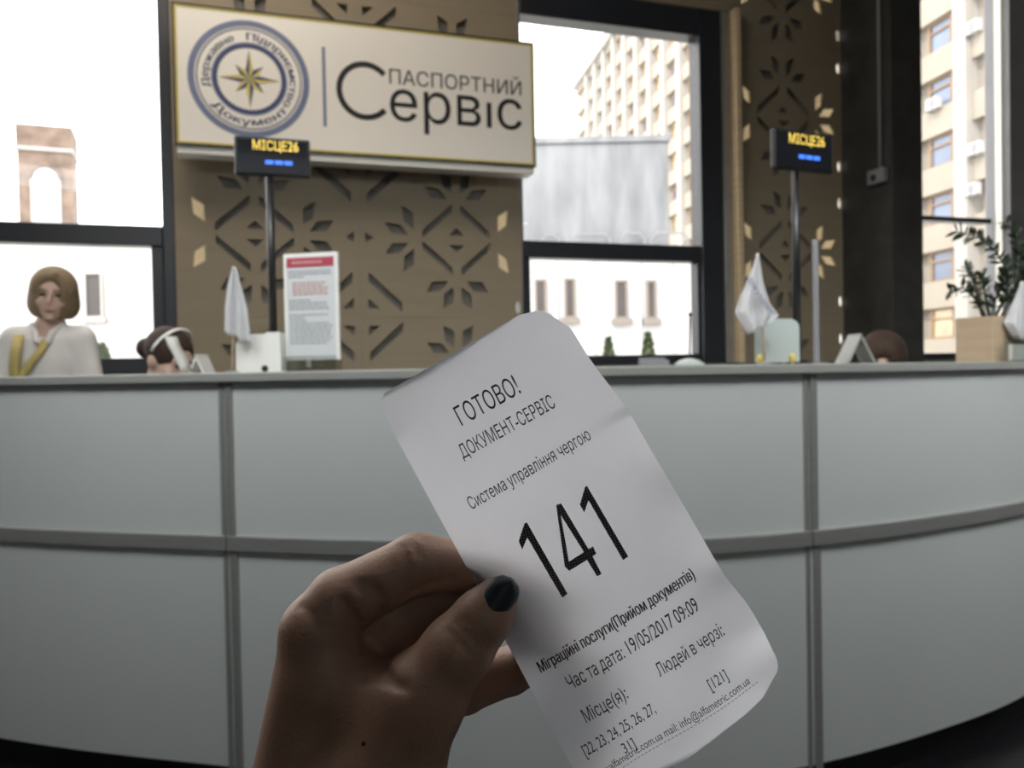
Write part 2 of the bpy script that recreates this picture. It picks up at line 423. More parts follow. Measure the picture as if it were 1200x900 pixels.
# ================================================================== SETTING
XL, XR, YR, ZT = -6.0, 8.0, -7.0, 5.2
def wy(x): return D + x * math.tan(AW)
def poly_slab(name, z0, z1, m):
    poly = [(XL, YR), (XR, YR), (XR, wy(XR) + .25), (XL, wy(XL) + .25)]
    b = MB(); b.add([(x, y, z0) for x, y in poly] + [(x, y, z1) for x, y in poly], [(3, 2, 1, 0), (4, 5, 6, 7)] + [(i, (i + 1) % 4, (i + 1) % 4 + 4, i + 4) for i in range(4)])
    return struct(b.build(name, m))
poly_slab('floor', -.12, 0, 'floor'); poly_slab('ceiling', ZT, ZT + .2, 'ceil')
struct(boxo('wall_left', 'wall', None, XL - .2, XL, YR, wy(XL) + .25, 0, ZT, 0))
struct(boxo('wall_right', 'wall', None, XR, XR + .2, YR, wy(XR) + .25, 0, ZT, 0))
struct(boxo('wall_rear', 'wall', None, XL, XR, YR - .2, YR, 0, ZT, 0))
sa = lambda px, py=300, n=0.0: wall(px, py, n)[0]
za = lambda px, py, n=0.0: wall(px, py, n)[1]
S_L = (XL - 0) / math.cos(AW); S_R = XR / math.cos(AW)
zsill = (za(100, 436) + za(720, 424)) / 2 - .02
w1r = sa(203, 200)                                     # left window ends, plywood starts
p1r = sa(610, 200)                                     # plywood ends, middle window starts
w2r = sa(847, 200); jr = sa(862, 200)
p2r = sa(987, 200)
w3l = sa(987, 300) + .40
z2t = (za(610, -16) + za(845, 12)) / 2
b = MB().box(S_L, S_R, 0, .22, 0, zsill)
b.box(w1r + .16, p1r - .20, .035, .22, zsill, ZT)       # pier behind the wide plywood
b.box(jr + .14, p2r - .24, .035, .22, zsill, ZT)       # pier behind the narrow plywood
b.box(p1r, w2r, .06, .22, z2t, ZT)
struct(b.build('wall_back', 'back', mx=WM))
struct(boxo('trim_1', 'ply', None, p1r, jr, .0, .05, z2t + .005, ZT, .003, WM))

# windows ------------------------------------------------------------
def window(nm, s0, s1, z0, z1, bars, panes, m='frame'):
    e = bpy.data.objects.new(nm, None); COL.objects.link(e); e.matrix_basis = WM; struct(e)
    b = MB()
    for (a0, a1, c0, c1, n0, n1) in bars: b.box(a0, a1, n0, n1, c0, c1)
    b.build('window_frame', m, e, bevel=.006)
    for (a0, a1, c0, c1) in panes: MB().box(a0, a1, .075, .083, c0, c1).build('pane', 'glass', e)
    return e
z1tr0, z1tr1 = (za(20, 284) + za(180, 287.5)) / 2, (za(20, 259.5) + za(180, 263)) / 2
s1p = sa(187, 150); s1q = sa(178, 350)
zs1 = za(140, 419.5)
window('window_1', S_L, w1r, zsill, ZT, [
    (s1p, w1r + .0, zsill, ZT, .0, .16), (S_L, s1p, z1tr0, z1tr1, .02, .14), (S_L, s1p, zsill, zs1, .02, .14),
    (s1q, s1p, zs1, z1tr0, .03, .13), (S_L, S_L + .1, zsill, ZT, .0, .14), (S_L + .1, s1p, ZT - .1, ZT, .02, .14),
    (sa(-190, 200) - .06, sa(-190, 200) + .06, zsill, ZT, .0, .15)],
    [(S_L + .1, s1p, z1tr1, ZT - .1), (S_L + .1, s1q, zs1, z1tr0)])
a0, a1 = sa(611.5, 150), sa(821, 150)
z2a = (za(611, 17) + za(820, 41)) / 2
z2tr1, z2tr0 = (za(613, 282) + za(820, 286.5)) / 2, (za(624, 302) + za(820, 306)) / 2
zs2 = za(760, 415.5); b0, b1 = sa(624, 350), sa(820.5, 350)
window('window_2', p1r, w2r, zsill, z2t, [
    (p1r, a0, zsill, z2t, .0, .15), (a1, w2r, zsill, z2t, .0, .15), (a0, a1, z2a, z2t, .0, .15),
    (a0, a1, z2tr0, z2tr1, .02, .14), (a0, a1, zsill, zs2, .02, .14),
    (a0, b0, zs2, z2tr0, .03, .13), (b1, a1, zs2, z2tr0, .03, .13)],
    [(a0, a1, z2tr1, z2a), (b0, b1, zs2, z2tr0)])
c1, c2, c3 = sa(1164, 150), sa(1171, 150), sa(1194, 150)
z3a, z3b = za(1120, 259), za(1120, 253.5)
w3 = window('window_3', w3l, S_R, zsill, ZT, [
    (w3l - .12, w3l, zsill, ZT, .0, .14), (w3l, c1, z3a, z3b, .02, .12), (c3 + .05, S_R, z3a, z3b, .02, .12), (w3l, S_R, zsill, zsill + .05, .02, .14), (c3, c3 + .05, zsill, ZT, .0, .14),
    (w3l, S_R, ZT - .1, ZT, .02, .14)],
    [(w3l, c1, z3b, ZT - .1), (w3l, c1, zsill + .05, z3a), (c3 + .05, S_R, z3b, ZT - .1), (c3 + .05, S_R, zsill + .05, z3a)])
boxo('mullion_sunlit_strip', 'sunedge', w3, c1, c2, -.02, -.012, zsill, ZT, 0)['label'] = 'translucent strip added for the sunlit mullion edge'
boxo('mullion_post', 'post', w3, c2, c3, -.10, .14, zsill, ZT, .004)
# jamb beside the middle window: steel strip and plywood edge
struct(boxo('trim_2', 'steel', None, w2r, sa(856, 200), -.02, .12, zsill, z2t + .005, .003, WM))
struct(boxo('trim_3', 'wood', None, sa(856.5, 200), sa(862, 200), -.09, .12, zsill, z2t + .005, .002, WM))

# perforated plywood panels -------------------------------------------
tcx1, zc1 = wall(299, 274); tcx2, zc2 = wall(535, 282)
TW = tcx2 - tcx1; zrow = (zc1 + zc2) / 2; TH = 2 * (zrow - (za(422, 372) + za(535, 371.5)) / 2)
def rot(p, a): return (p[0] * math.cos(a) - p[1] * math.sin(a), p[0] * math.sin(a) + p[1] * math.cos(a))
def motif():
    hs = []
    SX, SY = .255, .238
    for ang, (cx, cy) in ((0, (SX, 0)), (90, (0, SY)), (180, (-SX, 0)), (270, (0, -SY))):
        for da in (-67.5, -22.5, 22.5, 67.5):
            a = R_(ang + da)
            pt = [(.07, 0), (.135, .040), (.23, .012), (.165, -.036)] if da in (-67.5, 22.5) else [(.07, 0), (.135, -.040), (.23, -.012), (.165, .036)]
            hs.append([(cx + rot(p, a)[0], cy + rot(p, a)[1]) for p in pt])
    for sx in (-1, 1):
        for sy in (-1, 1):
            p, q = (sx * .03, sy * (SY - .035)), (sx * (SX - .03), sy * .035); w = .026
            hs.append([(p[0], p[1] + w), (p[0], p[1] - w), (q[0], q[1] - w), (q[0], q[1] + w)])
            c = (sx * TW / 2, sy * TH / 2)
            p, q = (-sx * .05, -sy * .25), (-sx * .26, -sy * .062); w = .03
            hs.append([(c[0] + p[0], c[1] + p[1] + w), (c[0] + p[0], c[1] + p[1] - w), (c[0] + q[0], c[1] + q[1] - w), (c[0] + q[0], c[1] + q[1] + w)])
            hs.append([(c[0] - sx * x, c[1] - sy * y) for x, y in ((.045, .12), (.045, .055), (.115, .055))])
    for sy in (-1, 1): hs.append([(-.05, sy * .032), (.05, sy * .032), (0, sy * .078)])
    for sx in (-1, 1): hs.append([(sx * (TW / 2 - .035), .035), (sx * (TW / 2 - .035), -.035), (sx * (TW / 2 - .085), 0)])
    return hs
MOT = motif()
def panel(cx, cz, s0, s1, z0, z1, label, group, slots=(), diffl=None, diffr=None, tint='ply'):
    t = thing('plywood_panel', label, 'panel', group=group, mx=WM)
    x0, x1, y0, y1 = max(s0, cx - TW / 2 + .0006), min(s1, cx + TW / 2 - .0006), max(z0, cz - TH / 2 + .0006), min(z1, cz + TH / 2 - .0006)
    hs = []
    for h in MOT:
        q = [(cx + x, cz + y) for x, y in h]
        if all(x0 + .008 < x < x1 - .008 and y0 + .008 < y < y1 - .008 for x, y in q): hs.append(q)
    for (sx, sz) in slots:
        if y0 + .06 < sz < y1 - .06: hs.append([(sx + .016 * math.cos(a), sz + .042 * math.sin(a)) for a in [k * math.pi / 6 for k in range(12)]])
    holed('perforated_board', [(x0, y0), (x1, y0), (x1, y1), (x0, y1)], hs, .018, tint, t)
    for dd in (diffl, diffr):
        if dd: boxo('backing_sheet', 'diff', t, max(dd[0], x0), min(dd[1], x1), .024, .028, y0, y1, 0)['label'] = 'cream sheet glowing in the cutouts'
    return t
rows = [(-1, 'bottom row just above the counter'), (0, 'middle row below the sign'), (1, 'row covered by the sign'), (2, 'row over the sign'), (3, 'topmost row')]
gslot = wall(609, 360)
for k, rw in rows:
    cz = zrow + k * TH
    panel(tcx1, cz, w1r, p1r, zsill, ZT, 'plywood panel with snowflake cutouts beside the left window, ' + rw, 'snowflake panels on the wide bay', diffl=(w1r, w1r + .19))
    sl = [(p1r - .035, gslot[1])]
    panel(tcx2, cz, w1r, p1r - .004, zsill, ZT, 'plywood panel with snowflake cutouts beside the middle window, ' + rw, 'snowflake panels on the wide bay', slots=sl, diffr=(p1r - .23, p1r - .055))
tcx3 = sa(919, 200)
slz = [za(983, y) for y in (42, 80, 195, 238, 353, 397)]
rws = dict(rows); rws[0] = 'row behind the pole'; rws[1] = 'row behind the display screen'; rws[2] = 'row above the display screen'; rws[-1] = 'bottom row behind the white flag'
for k, _ in rows:
    cz = zrow + k * TH
    panel(tcx3, cz, jr, p2r - .002, zsill, ZT, 'narrow plywood panel with cutouts beside the dark pier, ' + rws[k], 'snowflake panels on the narrow bay',
          slots=[(sa(983.5, 200), z) for z in slz], diffl=(jr, jr + .17), diffr=(p2r - .27, sa(980.5, 200)))

# column with conduit ---------------------------------------------------
sB = sa(987, 300)
struct(boxo('wall_pier', 'conc', None, sB, sB + .276, -.513, -.002, 0, ZT, .01, WM))
vb = ray(1034, 200); q = vb.dot(WE); tt = (sB - (CAM - WO).dot(WE)) / q; pn = (CAM + vb * tt - WO).dot(WN)
vb = ray(1031, 207); zb = (CAM + vb * ((sB - (CAM - WO).dot(WE)) / vb.dot(WE))).z
cd_ = thing('conduit', 'thin grey conduit with a small junction box on the side of the dark pier', 'conduit', mx=WM @ Matrix.Translation((sB, pn, 0)))
MB().tube([(-.016, 0, zb + .04), (-.016, 0, ZT - .02)], .014).build('pipe', 'post', cd_, smooth=True)
boxo('junction_box', 'post', cd_, -.05, -.001, -.06, .10, zb - .055, zb + .05, .008)
MB().tube([(-.05, .03, zb - .01), (-.062, .03, zb - .01)], .022).build('cable_gland', 'plastic', cd_)

# ================================================================== COUNTER
CP = [(-3.2, 3.35), (-2.35, 2.78), (-1.5, 2.43), (-.80, 2.24), (-.40, 2.15), (0, 2.095), (.45, 2.10), (.81, 2.195), (1.22, 2.38), (1.62, 2.62), (2.12, 3.05), (2.65, 3.75), (2.9, 4.6)]
def spline(P, per=14):
    out = []
    for i in range(len(P) - 1):
        p = [np.array(P[max(0, min(len(P) - 1, i + k))], float) for k in (-1, 0, 1, 2)]
        for j in range(per):
            t = j / per
            out.append(.5 * (2 * p[1] + (p[2] - p[0]) * t + (2 * p[0] - 5 * p[1] + 4 * p[2] - p[3]) * t * t + (3 * p[1] - p[0] - 3 * p[2] + p[3]) * t ** 3))
    out.append(np.array(P[-1], float)); return np.array(out)
CV = spline(CP); CS = np.concatenate([[0], np.cumsum(np.linalg.norm(np.diff(CV, axis=0), axis=1))])
def cpt(s):
    p = np.array([np.interp(s, CS, CV[:, 0]), np.interp(s, CS, CV[:, 1])]); e = .03
    q = np.array([np.interp(s + e, CS, CV[:, 0]) - np.interp(s - e, CS, CV[:, 0]), np.interp(s + e, CS, CV[:, 1]) - np.interp(s - e, CS, CV[:, 1])])
    q /= np.linalg.norm(q); return p, np.array([-q[1], q[0]])          # point, inward normal
def s_at_px(px): return min(np.linspace(0, CS[-1], 3000), key=lambda s: abs((cpt(s)[0][0] / cpt(s)[0][1]) * FPX + 600 - px))
def tz(x): return -.006 * (x + .2) if x > -.2 else 0.0                 # the top sags a little towards the right end
def strip(s0, s1, o0, o1, z0, z1, sag=(1, 1)):
    n = max(2, int((s1 - s0) / .04)); b = MB(); vs = []; fs = []
    for i in range(n + 1):
        p, nn = cpt(s0 + (s1 - s0) * i / n); a = p + nn * o0; c = p + nn * o1; q = tz(p[0])
        vs += [(a[0], a[1], z0 + q * sag[0]), (c[0], c[1], z0 + q * sag[0]), (c[0], c[1], z1 + q * sag[1]), (a[0], a[1], z1 + q * sag[1])]
    for i in range(n):
        for k in range(4): fs.append((i * 4 + k, i * 4 + (k + 1) % 4, i * 4 + 4 + (k + 1) % 4, i * 4 + 4 + k))
    fs += [(0, 1, 2, 3), tuple(n * 4 + k for k in (3, 2, 1, 0))]
    return b.add(vs, fs)
ZTOP, ZLB, ZR1, ZR0, ZPB = ZC + .004, ZC - .022, ZC - .437, ZC - .478, .10
sA, sB = s_at_px(263), s_at_px(947)
bounds = [0, sA, sB, CS[-1]]
labs = ['white curved counter section at the left, below the woman in white', 'white curved counter section in the middle, behind the ticket', 'white curved counter section at the right, below the planter']
for i in range(3):
    t = thing('counter_section', labs[i], 'counter', group='sections of the curved counter')
    a, b_ = bounds[i], bounds[i + 1]
    strip(a + .002, b_ - .002, 0, .02, ZR1, ZLB).build('upper_panel', 'panel', t)
    strip(a + .002, b_ - .002, 0, .02, ZPB, ZR0, (0, 1)).build('lower_panel', 'panel', t)
    strip(a + .002, b_ - .002, -.014, .02, ZR0, ZR1).build('rail', 'alu', t, bevel=.003)
    strip(a + .002, b_ - .002, .05, .07, 0, ZPB, (0, 0)).build('plinth', 'plinth', t)
    if i: strip(a + .003, a + .024, -.007, .03, ZR1, ZLB).build('post', 'alu', t, bevel=.002); strip(a + .008, a + .03, -.007, .03, ZPB - .1, ZR0, (0, 1)).build('post', 'alu', t, bevel=.002)
    if i < 2: strip(b_ - .018, b_ - .003, -.004, .03, ZR1, ZLB).build('post', 'alu', t, bevel=.002); strip(b_ - .015, b_ - .003, -.004, .03, ZPB - .1, ZR0, (0, 1)).build('post', 'alu', t, bevel=.002)
o = strip(0, CS[-1], -.02, .50, ZLB, ZTOP).build('worktop', 'ledge', bevel=.004)
tag(o, 'long grey curved counter top running over the white front panels', 'worktop')
def topz(x): return ZTOP + tz(x)

# ================================================================== TICKET IN HAND
TD = 0.31
TO = camp(600, 620, TD)
TM = Matrix(((RV.x, UV.x, -F.x, TO.x), (RV.y, UV.y, -F.y, TO.y), (RV.z, UV.z, -F.z, TO.z), (0, 0, 0, 1)))   # ticket frame: x right, y up, z towards the viewer
TS = TD / FPX
ta = np.array([.882, -.472]); tb = np.array([.472, .882])
def tlift(px, py):
    d = np.array([px - 442, py - 470]); a = d @ ta / 253.0; b = d @ tb / 500.0
    h = .0022 * math.sin(math.pi * min(max(a, 0), 1)) + .0012 * math.sin(2.6 * math.pi * b + .6)
    h += .006 * max(0, .14 - b) * 6 * max(0, a - .55)                # top right corner curls
    h -= .010 * max(0, .10 - b) * max(0, .25 - a) * 8
    e = max(0, a - .80) * 5
    h += .5 * e * (.0016 * math.sin(23 * b + 1.0) * (b > .3) + .0011 * math.sin(51 * b) * max(0, b - .4))
    h += .0012 * max(0, b - .72) * math.sin(9 * a + 14 * b) * 3
    return h
def tpt(px, py, up=0.0): return Vector(((px - 600) * TS, (620 - py) * TS, tlift(px, py) + up))
tk = thing('queue_ticket', 'white printed paper queue ticket number 141 held between thumb and fingers', 'ticket', mx=TM)
TP = [(442, 470), (449, 461), (530, 414), (608, 370), (625, 364), (640, 367), (668, 385), (690, 420), (735, 480), (778, 552), (820, 625), (850, 676), (874, 706), (894, 740), (911, 772), (913, 785), (904, 800), (892, 821), (866, 840), (839, 857), (793, 893), (745, 918), (698, 948), (688, 930)]
loc = [(np.array(p) - (442, 470)) for p in TP]; ab = [(d @ ta, d @ tb) for d in loc]
bmin, bmax = min(q[1] for q in ab), max(q[1] for q in ab)
NR, NC = 96, 48; rowsP = []
for i in range(NR + 1):
    bb = bmin + (bmax - bmin) * (i + 1e-3) / (NR + 2e-3); xs = []
    for j in range(len(ab)):
        (xa, ya), (xb, yb) = ab[j], ab[(j + 1) % len(ab)]
        if (ya - bb) * (yb - bb) < 0: xs.append(xa + (xb - xa) * (bb - ya) / (yb - ya))
    x0, x1 = min(xs), max(xs)
    rowsP.append([tpt(*(np.array((442, 470)) + ta * (x0 + (x1 - x0) * j / NC) + tb * bb)) for j in range(NC + 1)])
MB().grid(rowsP).build('paper', 'ticket', tk, smooth=True)
TUP = np.array([-.468, -.884])
def tline(body, p0, p1, cap, m='ink', off=0.0, sp=1.0):
    p0, p1 = np.array(p0, float), np.array(p1, float)
    fn = lambda x, y: tpt(*(p0 + (p1 - p0) * x + TUP * (cap * y)), .00025)
    return text('printed_line', body, fn, m, tk, off, spacing=sp)
tline('ГОТОВО!', (542, 498.5), (611, 460), 23.5)
tline('ДОКУМЕНТ-СЕРВІС', (543.5, 537), (651.5, 476.5), 17, off=-.006)
tline('Система управління чергою', (553, 597), (693, 514), 15.5, off=-.006)
tline('Міграційні послуги(Прийом документів)', (634, 787.5), (815, 676.5), 13.5, off=.06)
tline('Час та дата: 19/05/2017 09:09', (668.5, 806), (819, 713), 16.5, off=-.008)
tline('Людей в черзі:', (772, 790), (847.5, 741), 16, off=-.004)
tline('Місце(я):', (686.7, 843.5), (735.5, 813.5), 16.5, off=-.004)
tline('[121]', (831, 805), (851.5, 792), 13, off=-.006)
tline('[22, 23, 24, 25, 26, 27,', (686, 883), (768, 831.5), 13.5, off=-.006)
tline('31]', (732, 880.5), (745, 872.5), 13, off=-.004)
tline('site:alfametric.com.ua mail: info@alfametric.com.ua', (702, 908), (878.5, 799), 9.5, off=-.002)
b = MB()
for i in range(46):
    p0 = np.array((690., 921.)); d = np.array((889 - 690., 797 - 921.)); q0, q1 = p0 + d * i / 46, p0 + d * (i + .62) / 46
    nn = np.array((.53, .85)) * .7
    b.add([tpt(*q, .0002) for q in (q0, q1, q1 + nn, q0 + nn)], [(3, 2, 1, 0)])
b.build('dotted_rule', 'ink', tk)
dg1 = [(280, 272), (290, 268), (468, 580), (445, 597), (292, 335), (270, 388), (254, 352)]
dg2 = [(545, 112), (553, 108), (734, 418), (711, 433), (560, 172), (541, 225), (522, 190)]
d4 = [(418, 192), (440, 185), (560, 385), (580, 373), (594, 405), (577, 417), (617, 492), (597, 503), (553, 432), (475, 480), (456, 462)]
d4h = [(438, 235), (474, 440), (540, 398)]
cu = bpy.data.curves.new('n', 'CURVE'); cu.dimensions = '2D'; cu.fill_mode = 'BOTH'
for poly in (dg1, dg2, d4, d4h):
    sp = cu.splines.new('POLY'); sp.points.add(len(poly) - 1); sp.use_cyclic_u = True
    for p, q in zip(sp.points, poly): p.co = (q[0], -q[1], 0, 1)
me = curve_mesh(cu); me.materials.clear()
for v in me.vertices: v.co = tpt(540 + v.co.x / 3.75, 540 - v.co.y / 3.75, .0003)
link('ticket_number', me, 'ink2', tk)['label'] = 'large halftone number 141'

# ---- the hand (camera-facing metric frame shared with the ticket) ------
def hp(px, py, dz):                                    # pixel + mm towards viewer from the ticket plane
    dep = TD - dz / 1000; return ((px - 600) * dep / FPX, (620 - py) * dep / FPX, dz / 1000.0)
def hc(a, b, ra, rb, k=.006): return ('cap', hp(*a), hp(*b), ra / 1000, rb / 1000, k)
hand = thing('hand', 'bare left hand with dark navy thumbnail pinching the paper ticket', 'hand', mx=TM)
HP = [
    hc((350, 935, -6), (372, 742, -4), 19, 13.2),                     # index metacarpal edge
    hc((400, 950, -20), (405, 770, -22), 19, 13, .010),
    hc((430, 950, -34), (425, 815, -40), 17, 12, .010),
    hc((450, 955, -46), (440, 850, -54), 15, 10, .010),
    hc((400, 1010, -18), (395, 1150, -6), 24, 27, .016),
    hc((430, 1010, -28), (425, 1150, -18), 22, 25, .016),
    hc((395, 1150, -6), (375, 1700, 60), 27, 36, .02),                # forearm
    hc((425, 1150, -18), (410, 1700, 48), 25, 36, .02),
    # thumb
    hc((452, 985, -2), (445, 905, 2), 22, 22, .012),
    hc((445, 905, 2), (494, 812, 8), 22, 15.6, .010),
    hc((395, 800, -2), (470, 836, 4), 14, 15, .010),                  # web
    hc((494, 812, 8), (536, 756, 10), 15.6, 12.2, .006),
    hc((536, 756, 10), (565, 719, 9.6), 12.2, 10.2, .005),
    hc((565, 719, 9.6), (583, 695, 8.6), 10.2, 7.6, .004),
]
fingers = [
    [((372, 742, -4), 13.2), ((400, 708, -5), 12.6), ((488, 665, -9), 11.3), ((566, 672, -11.2), 9.4), ((622, 690, -10), 7.4)],
    [((405, 770, -22), 13), ((455, 745, -22), 12), ((520, 712, -20), 10.6), ((584, 722, -12.5), 9.0), ((628, 735, -10.5), 7.2)],
    [((425, 815, -40), 12), ((470, 815, -42), 11), ((560, 812, -32), 10.0), ((622, 786, -19), 8.6), ((662, 766, -11), 7.0)],
    [((440, 850, -54), 10), ((480, 842, -58), 9), ((545, 838, -50), 8.0), ((600, 812, -38), 7.0), ((632, 795, -30), 6.2)],
]
for fg in fingers:
    for i in range(len(fg) - 1): HP.append(hc(fg[i][0], fg[i + 1][0], fg[i][1], fg[i + 1][1], .0028 if i else .005))
# creases laid on the surface itself
def surf(px, py):
    dz = np.arange(34.0, -60.0, -.25); dep = TD - dz / 1000
    v = sdf_arr(HP0, (px - 600) * dep / FPX, (620 - py) * dep / FPX, dz / 1000)
    k = np.argmax(v < 0); return (px, py, dz[k]) if v[k] < 0 else (px, py, -20.)
HP0 = list(HP)
for pts, r, k in (([(402, 702), (410, 716), (421, 733), (434, 753), (452, 783)], 1.7, .0022), ([(452, 783), (462, 790), (474, 793)], 1.2, .002),
                  ([(423, 684), (437, 688), (446, 700), (449, 720), (446, 742)], 1.3, .0025), ([(486, 693), (506, 684), (530, 678)], .9, .002),
                  ([(524, 727), (536, 737), (549, 752)], .5, .0015), ([(533, 717), (546, 730), (558, 742)], .45, .0015), ([(540, 712), (552, 722)], .4, .0015),
                  ([(422, 775), (436, 769), (446, 764)], .7, .002), ([(426, 792), (440, 788), (452, 787)], .7, .002), ([(418, 764), (432, 757)], .6, .002),
                  ([(352, 706), (364, 716), (372, 730)], .5, .002), ([(470, 640), (476, 652), (474, 664)], .4, .002), ([(482, 636), (490, 650)], .4, .002)):
    for p, q in zip(pts, pts[1:]):
        u, v = surf(*p), surf(*q); off = r * .3
        HP.append(('cutcap', hp(u[0], u[1], u[2] + off), hp(v[0], v[1], v[2] + off), r * 1.35 / 1000, r * 1.35 / 1000, k))
mp_ = surf(427, 859); MB().ball(hp(427, 859, mp_[2] - .1), (.0011, .0010, .0006), 6).build('mole', 'brown', hand, smooth=True)
sdf_mesh('skin', HP, .0013, 'skin', hand)
# thumbnail: a curved plate from the cuticle to the rounded free edge
nb, nt_, = np.array((575., 706.)), np.array((599.5, 671.5)); nd = nt_ - nb; L_ = np.linalg.norm(nd); nd /= L_; nx = np.array((-nd[1], nd[0]))
rowsN = []
for i in range(15):
    v = i / 14
    hw = 16.5 * (.86 + .22 * math.sin(math.pi * min(v * 1.1, 1) * .6)) * math.sqrt(max(0, 1 - max(0, (v - .52) / .48) ** 2.4))
    row = []
    for j in range(13):
        u = -1 + 2 * j / 12
        c = nb + nd * (v * L_ + (1 - u * u) * (-5.5) * (1 - v)) + nx * (hw * u)
        x, y, z = hp(c[0], c[1], 18.2 - 1.6 * v - (2.8 + .8 * v) * u * u)
        row.append(Vector((x, y, z)))
    rowsN.append(row)
nl = MB().grid(rowsN).build('thumbnail', 'polish', hand, smooth=True)
sd = nl.modifiers.new('thick', 'SOLIDIFY'); sd.thickness = .0012; sd.offset = 0
nl['label'] = 'dark navy polished thumbnail'

# ================================================================== SIGN
NS = -.26; SD = .145
s0, s1 = sa(203, 90, NS), sa(627, 120, NS)
zt = (za(204, 4.5, NS) + za(626, 47.5, NS)) / 2; zbm = (za(204, 171, NS) + za(626, 194, NS)) / 2
sg = thing('wall_sign', 'large white box sign with round compass emblem and black lettering on the plywood wall', 'sign', mx=WM)
boxo('housing', 'signside', sg, s0 + .01, s1 - .01, NS + .015, NS + SD, zbm - .042, zt - .006, .004)
boxo('face', 'sign', sg, s0 + .006, s1 - .006, NS + .004, NS + .02, zbm + .006, zt - .006, .001)
b = MB(); fw = .011
for (x0, x1, c0, c1) in ((s0, s1, zt - fw, zt), (s0, s1, zbm, zbm + fw), (s0, s0 + fw, zbm + fw, zt - fw), (s1 - fw, s1, zbm + fw, zt - fw)): b.box(x0, x1, NS, NS + .03, c0, c1)
b.build('sign_frame', 'black', sg)
b = MB(); e0, e1 = fw, fw + .012
for (x0, x1, c0, c1) in ((s0 + e0, s1 - e0, zt - e1, zt - e0), (s0 + e0, s1 - e0, zbm + e0, zbm + e1), (s0 + e0, s0 + e1, zbm + e1, zt - e1), (s1 - e1, s1 - e0, zbm + e1, zt - e1)): b.box(x0, x1, NS + .002, NS + .005, c0, c1)
b.build('yellow_border', 'yellow', sg)
for q in (.2, .8): boxo('bracket', 'steel', sg, s0 + (s1 - s0) * q - .03, s0 + (s1 - s0) * q + .03, NS + SD, -.001, zt - .2, zt - .14)
NP = NS + .0025
ex, ez = wall(292.5, 92.5, NS); er = (za(292, 24, NS) - za(292, 161, NS)) / 2
def annulus(name, r0, r1, m, n=NP, teeth=0):
    P = []; N = 96
    for i in range(N + 1):
        a = 2 * math.pi * i / N
        P.append([Vector((ex + r * math.cos(a), n, ez + r * math.sin(a))) for r in (r0 * (1 + (.03 if teeth and i % 2 else 0)), r1)])
    return MB().grid(P).build(name, m, sg)
annulus('emblem_ring', er * .895, er, 'slate'); annulus('emblem_ring', er * .845, er * .868, 'navy')
annulus('emblem_ring', er * .52, er * .60, 'navy', teeth=1); annulus('emblem_ring', er * .60, er * .625, 'slate')
bn, by_ = MB(), MB()
for k in range(8):
    a = math.pi / 2 - k * math.pi / 4; rr = er * (.5 if k % 2 == 0 else .33); ri = er * .165; n_ = NP - .0006 * (k % 2 == 0)
    tip = Vector((ex + rr * math.cos(a), n_, ez + rr * math.sin(a))); c = Vector((ex, n_, ez))
    for sgn in (1, -1):
        h = Vector((ex + ri * math.cos(a + sgn * math.pi / 8), n_, ez + ri * math.sin(a + sgn * math.pi / 8)))
        (bn if (sgn > 0) else by_).add([c, h, tip], [(0, 1, 2)])
bn.build('compass_star', 'navy', sg); by_.build('compass_star', 'gold', sg)
def arc_text(body, a0, a1, r, cap, flip=False, off=.05):
    def fn(x, y):
        a = R_(a0 + (a1 - a0) * x); rr = r + cap * y * (-1 if flip else 1)
        return Vector((ex + rr * math.cos(a), NP, ez + rr * math.sin(a)))
    return text('emblem_text', body, fn, 'navy', sg, off)
arc_text('Державне', 196, 110, er * .665, er * .125); arc_text('Підприємство', 93, -36, er * .665, er * .125)
arc_text('Документ', 217, 322, er * .795, er * .125, True)
ls, _ = wall(380, 100, NS); lz0, lz1 = za(380, 148, NS), za(380, 55, NS)
MB().box(ls - .009, ls + .009, NP, NP + .004, lz0, lz1).build('divider_line', 'slate', sg)
# large initial, drawn as an open ring
lx0, lx1 = sa(394, 100, NS), sa(456, 105, NS); lzt, lzb = za(420, 71, NS), za(420, 140, NS)
cx, cz = lx0 + (lx1 - lx0) * .545, (lzt + lzb) / 2; rx, rz = cx - lx0, (lzt - lzb) / 2; st = .034
P = [[Vector((cx + (rx - q) * math.cos(a), NP, cz + (rz - q) * math.sin(a))) for q in (0, st)] for a in [R_(42 + (360 - 84) * i / 60) for i in range(61)]]
MB().grid(P).build('sign_letters', 'black', sg)
def sline(body, pa, pb, cap, off):
    (xa, zA), (xb, zB) = wall(*pa, NS), wall(*pb, NS); z0 = (zA + zB) / 2
    return text('sign_letters', body, lambda x, y: Vector((xa + (xb - xa) * x, NP, z0 + cap * y)), 'black', sg, off)
caph = za(456, 80, NS) - za(456, 97.5, NS)
sline('ПАСПОРТНИЙ', (456.5, 98), (611, 111.5), caph, .0)
xh = za(470, 105.5, NS) - za(470, 142, NS)
sline('ервıс', (457.5, 142.5), (612, 150.5), xh * CAPH / XH, -.012)

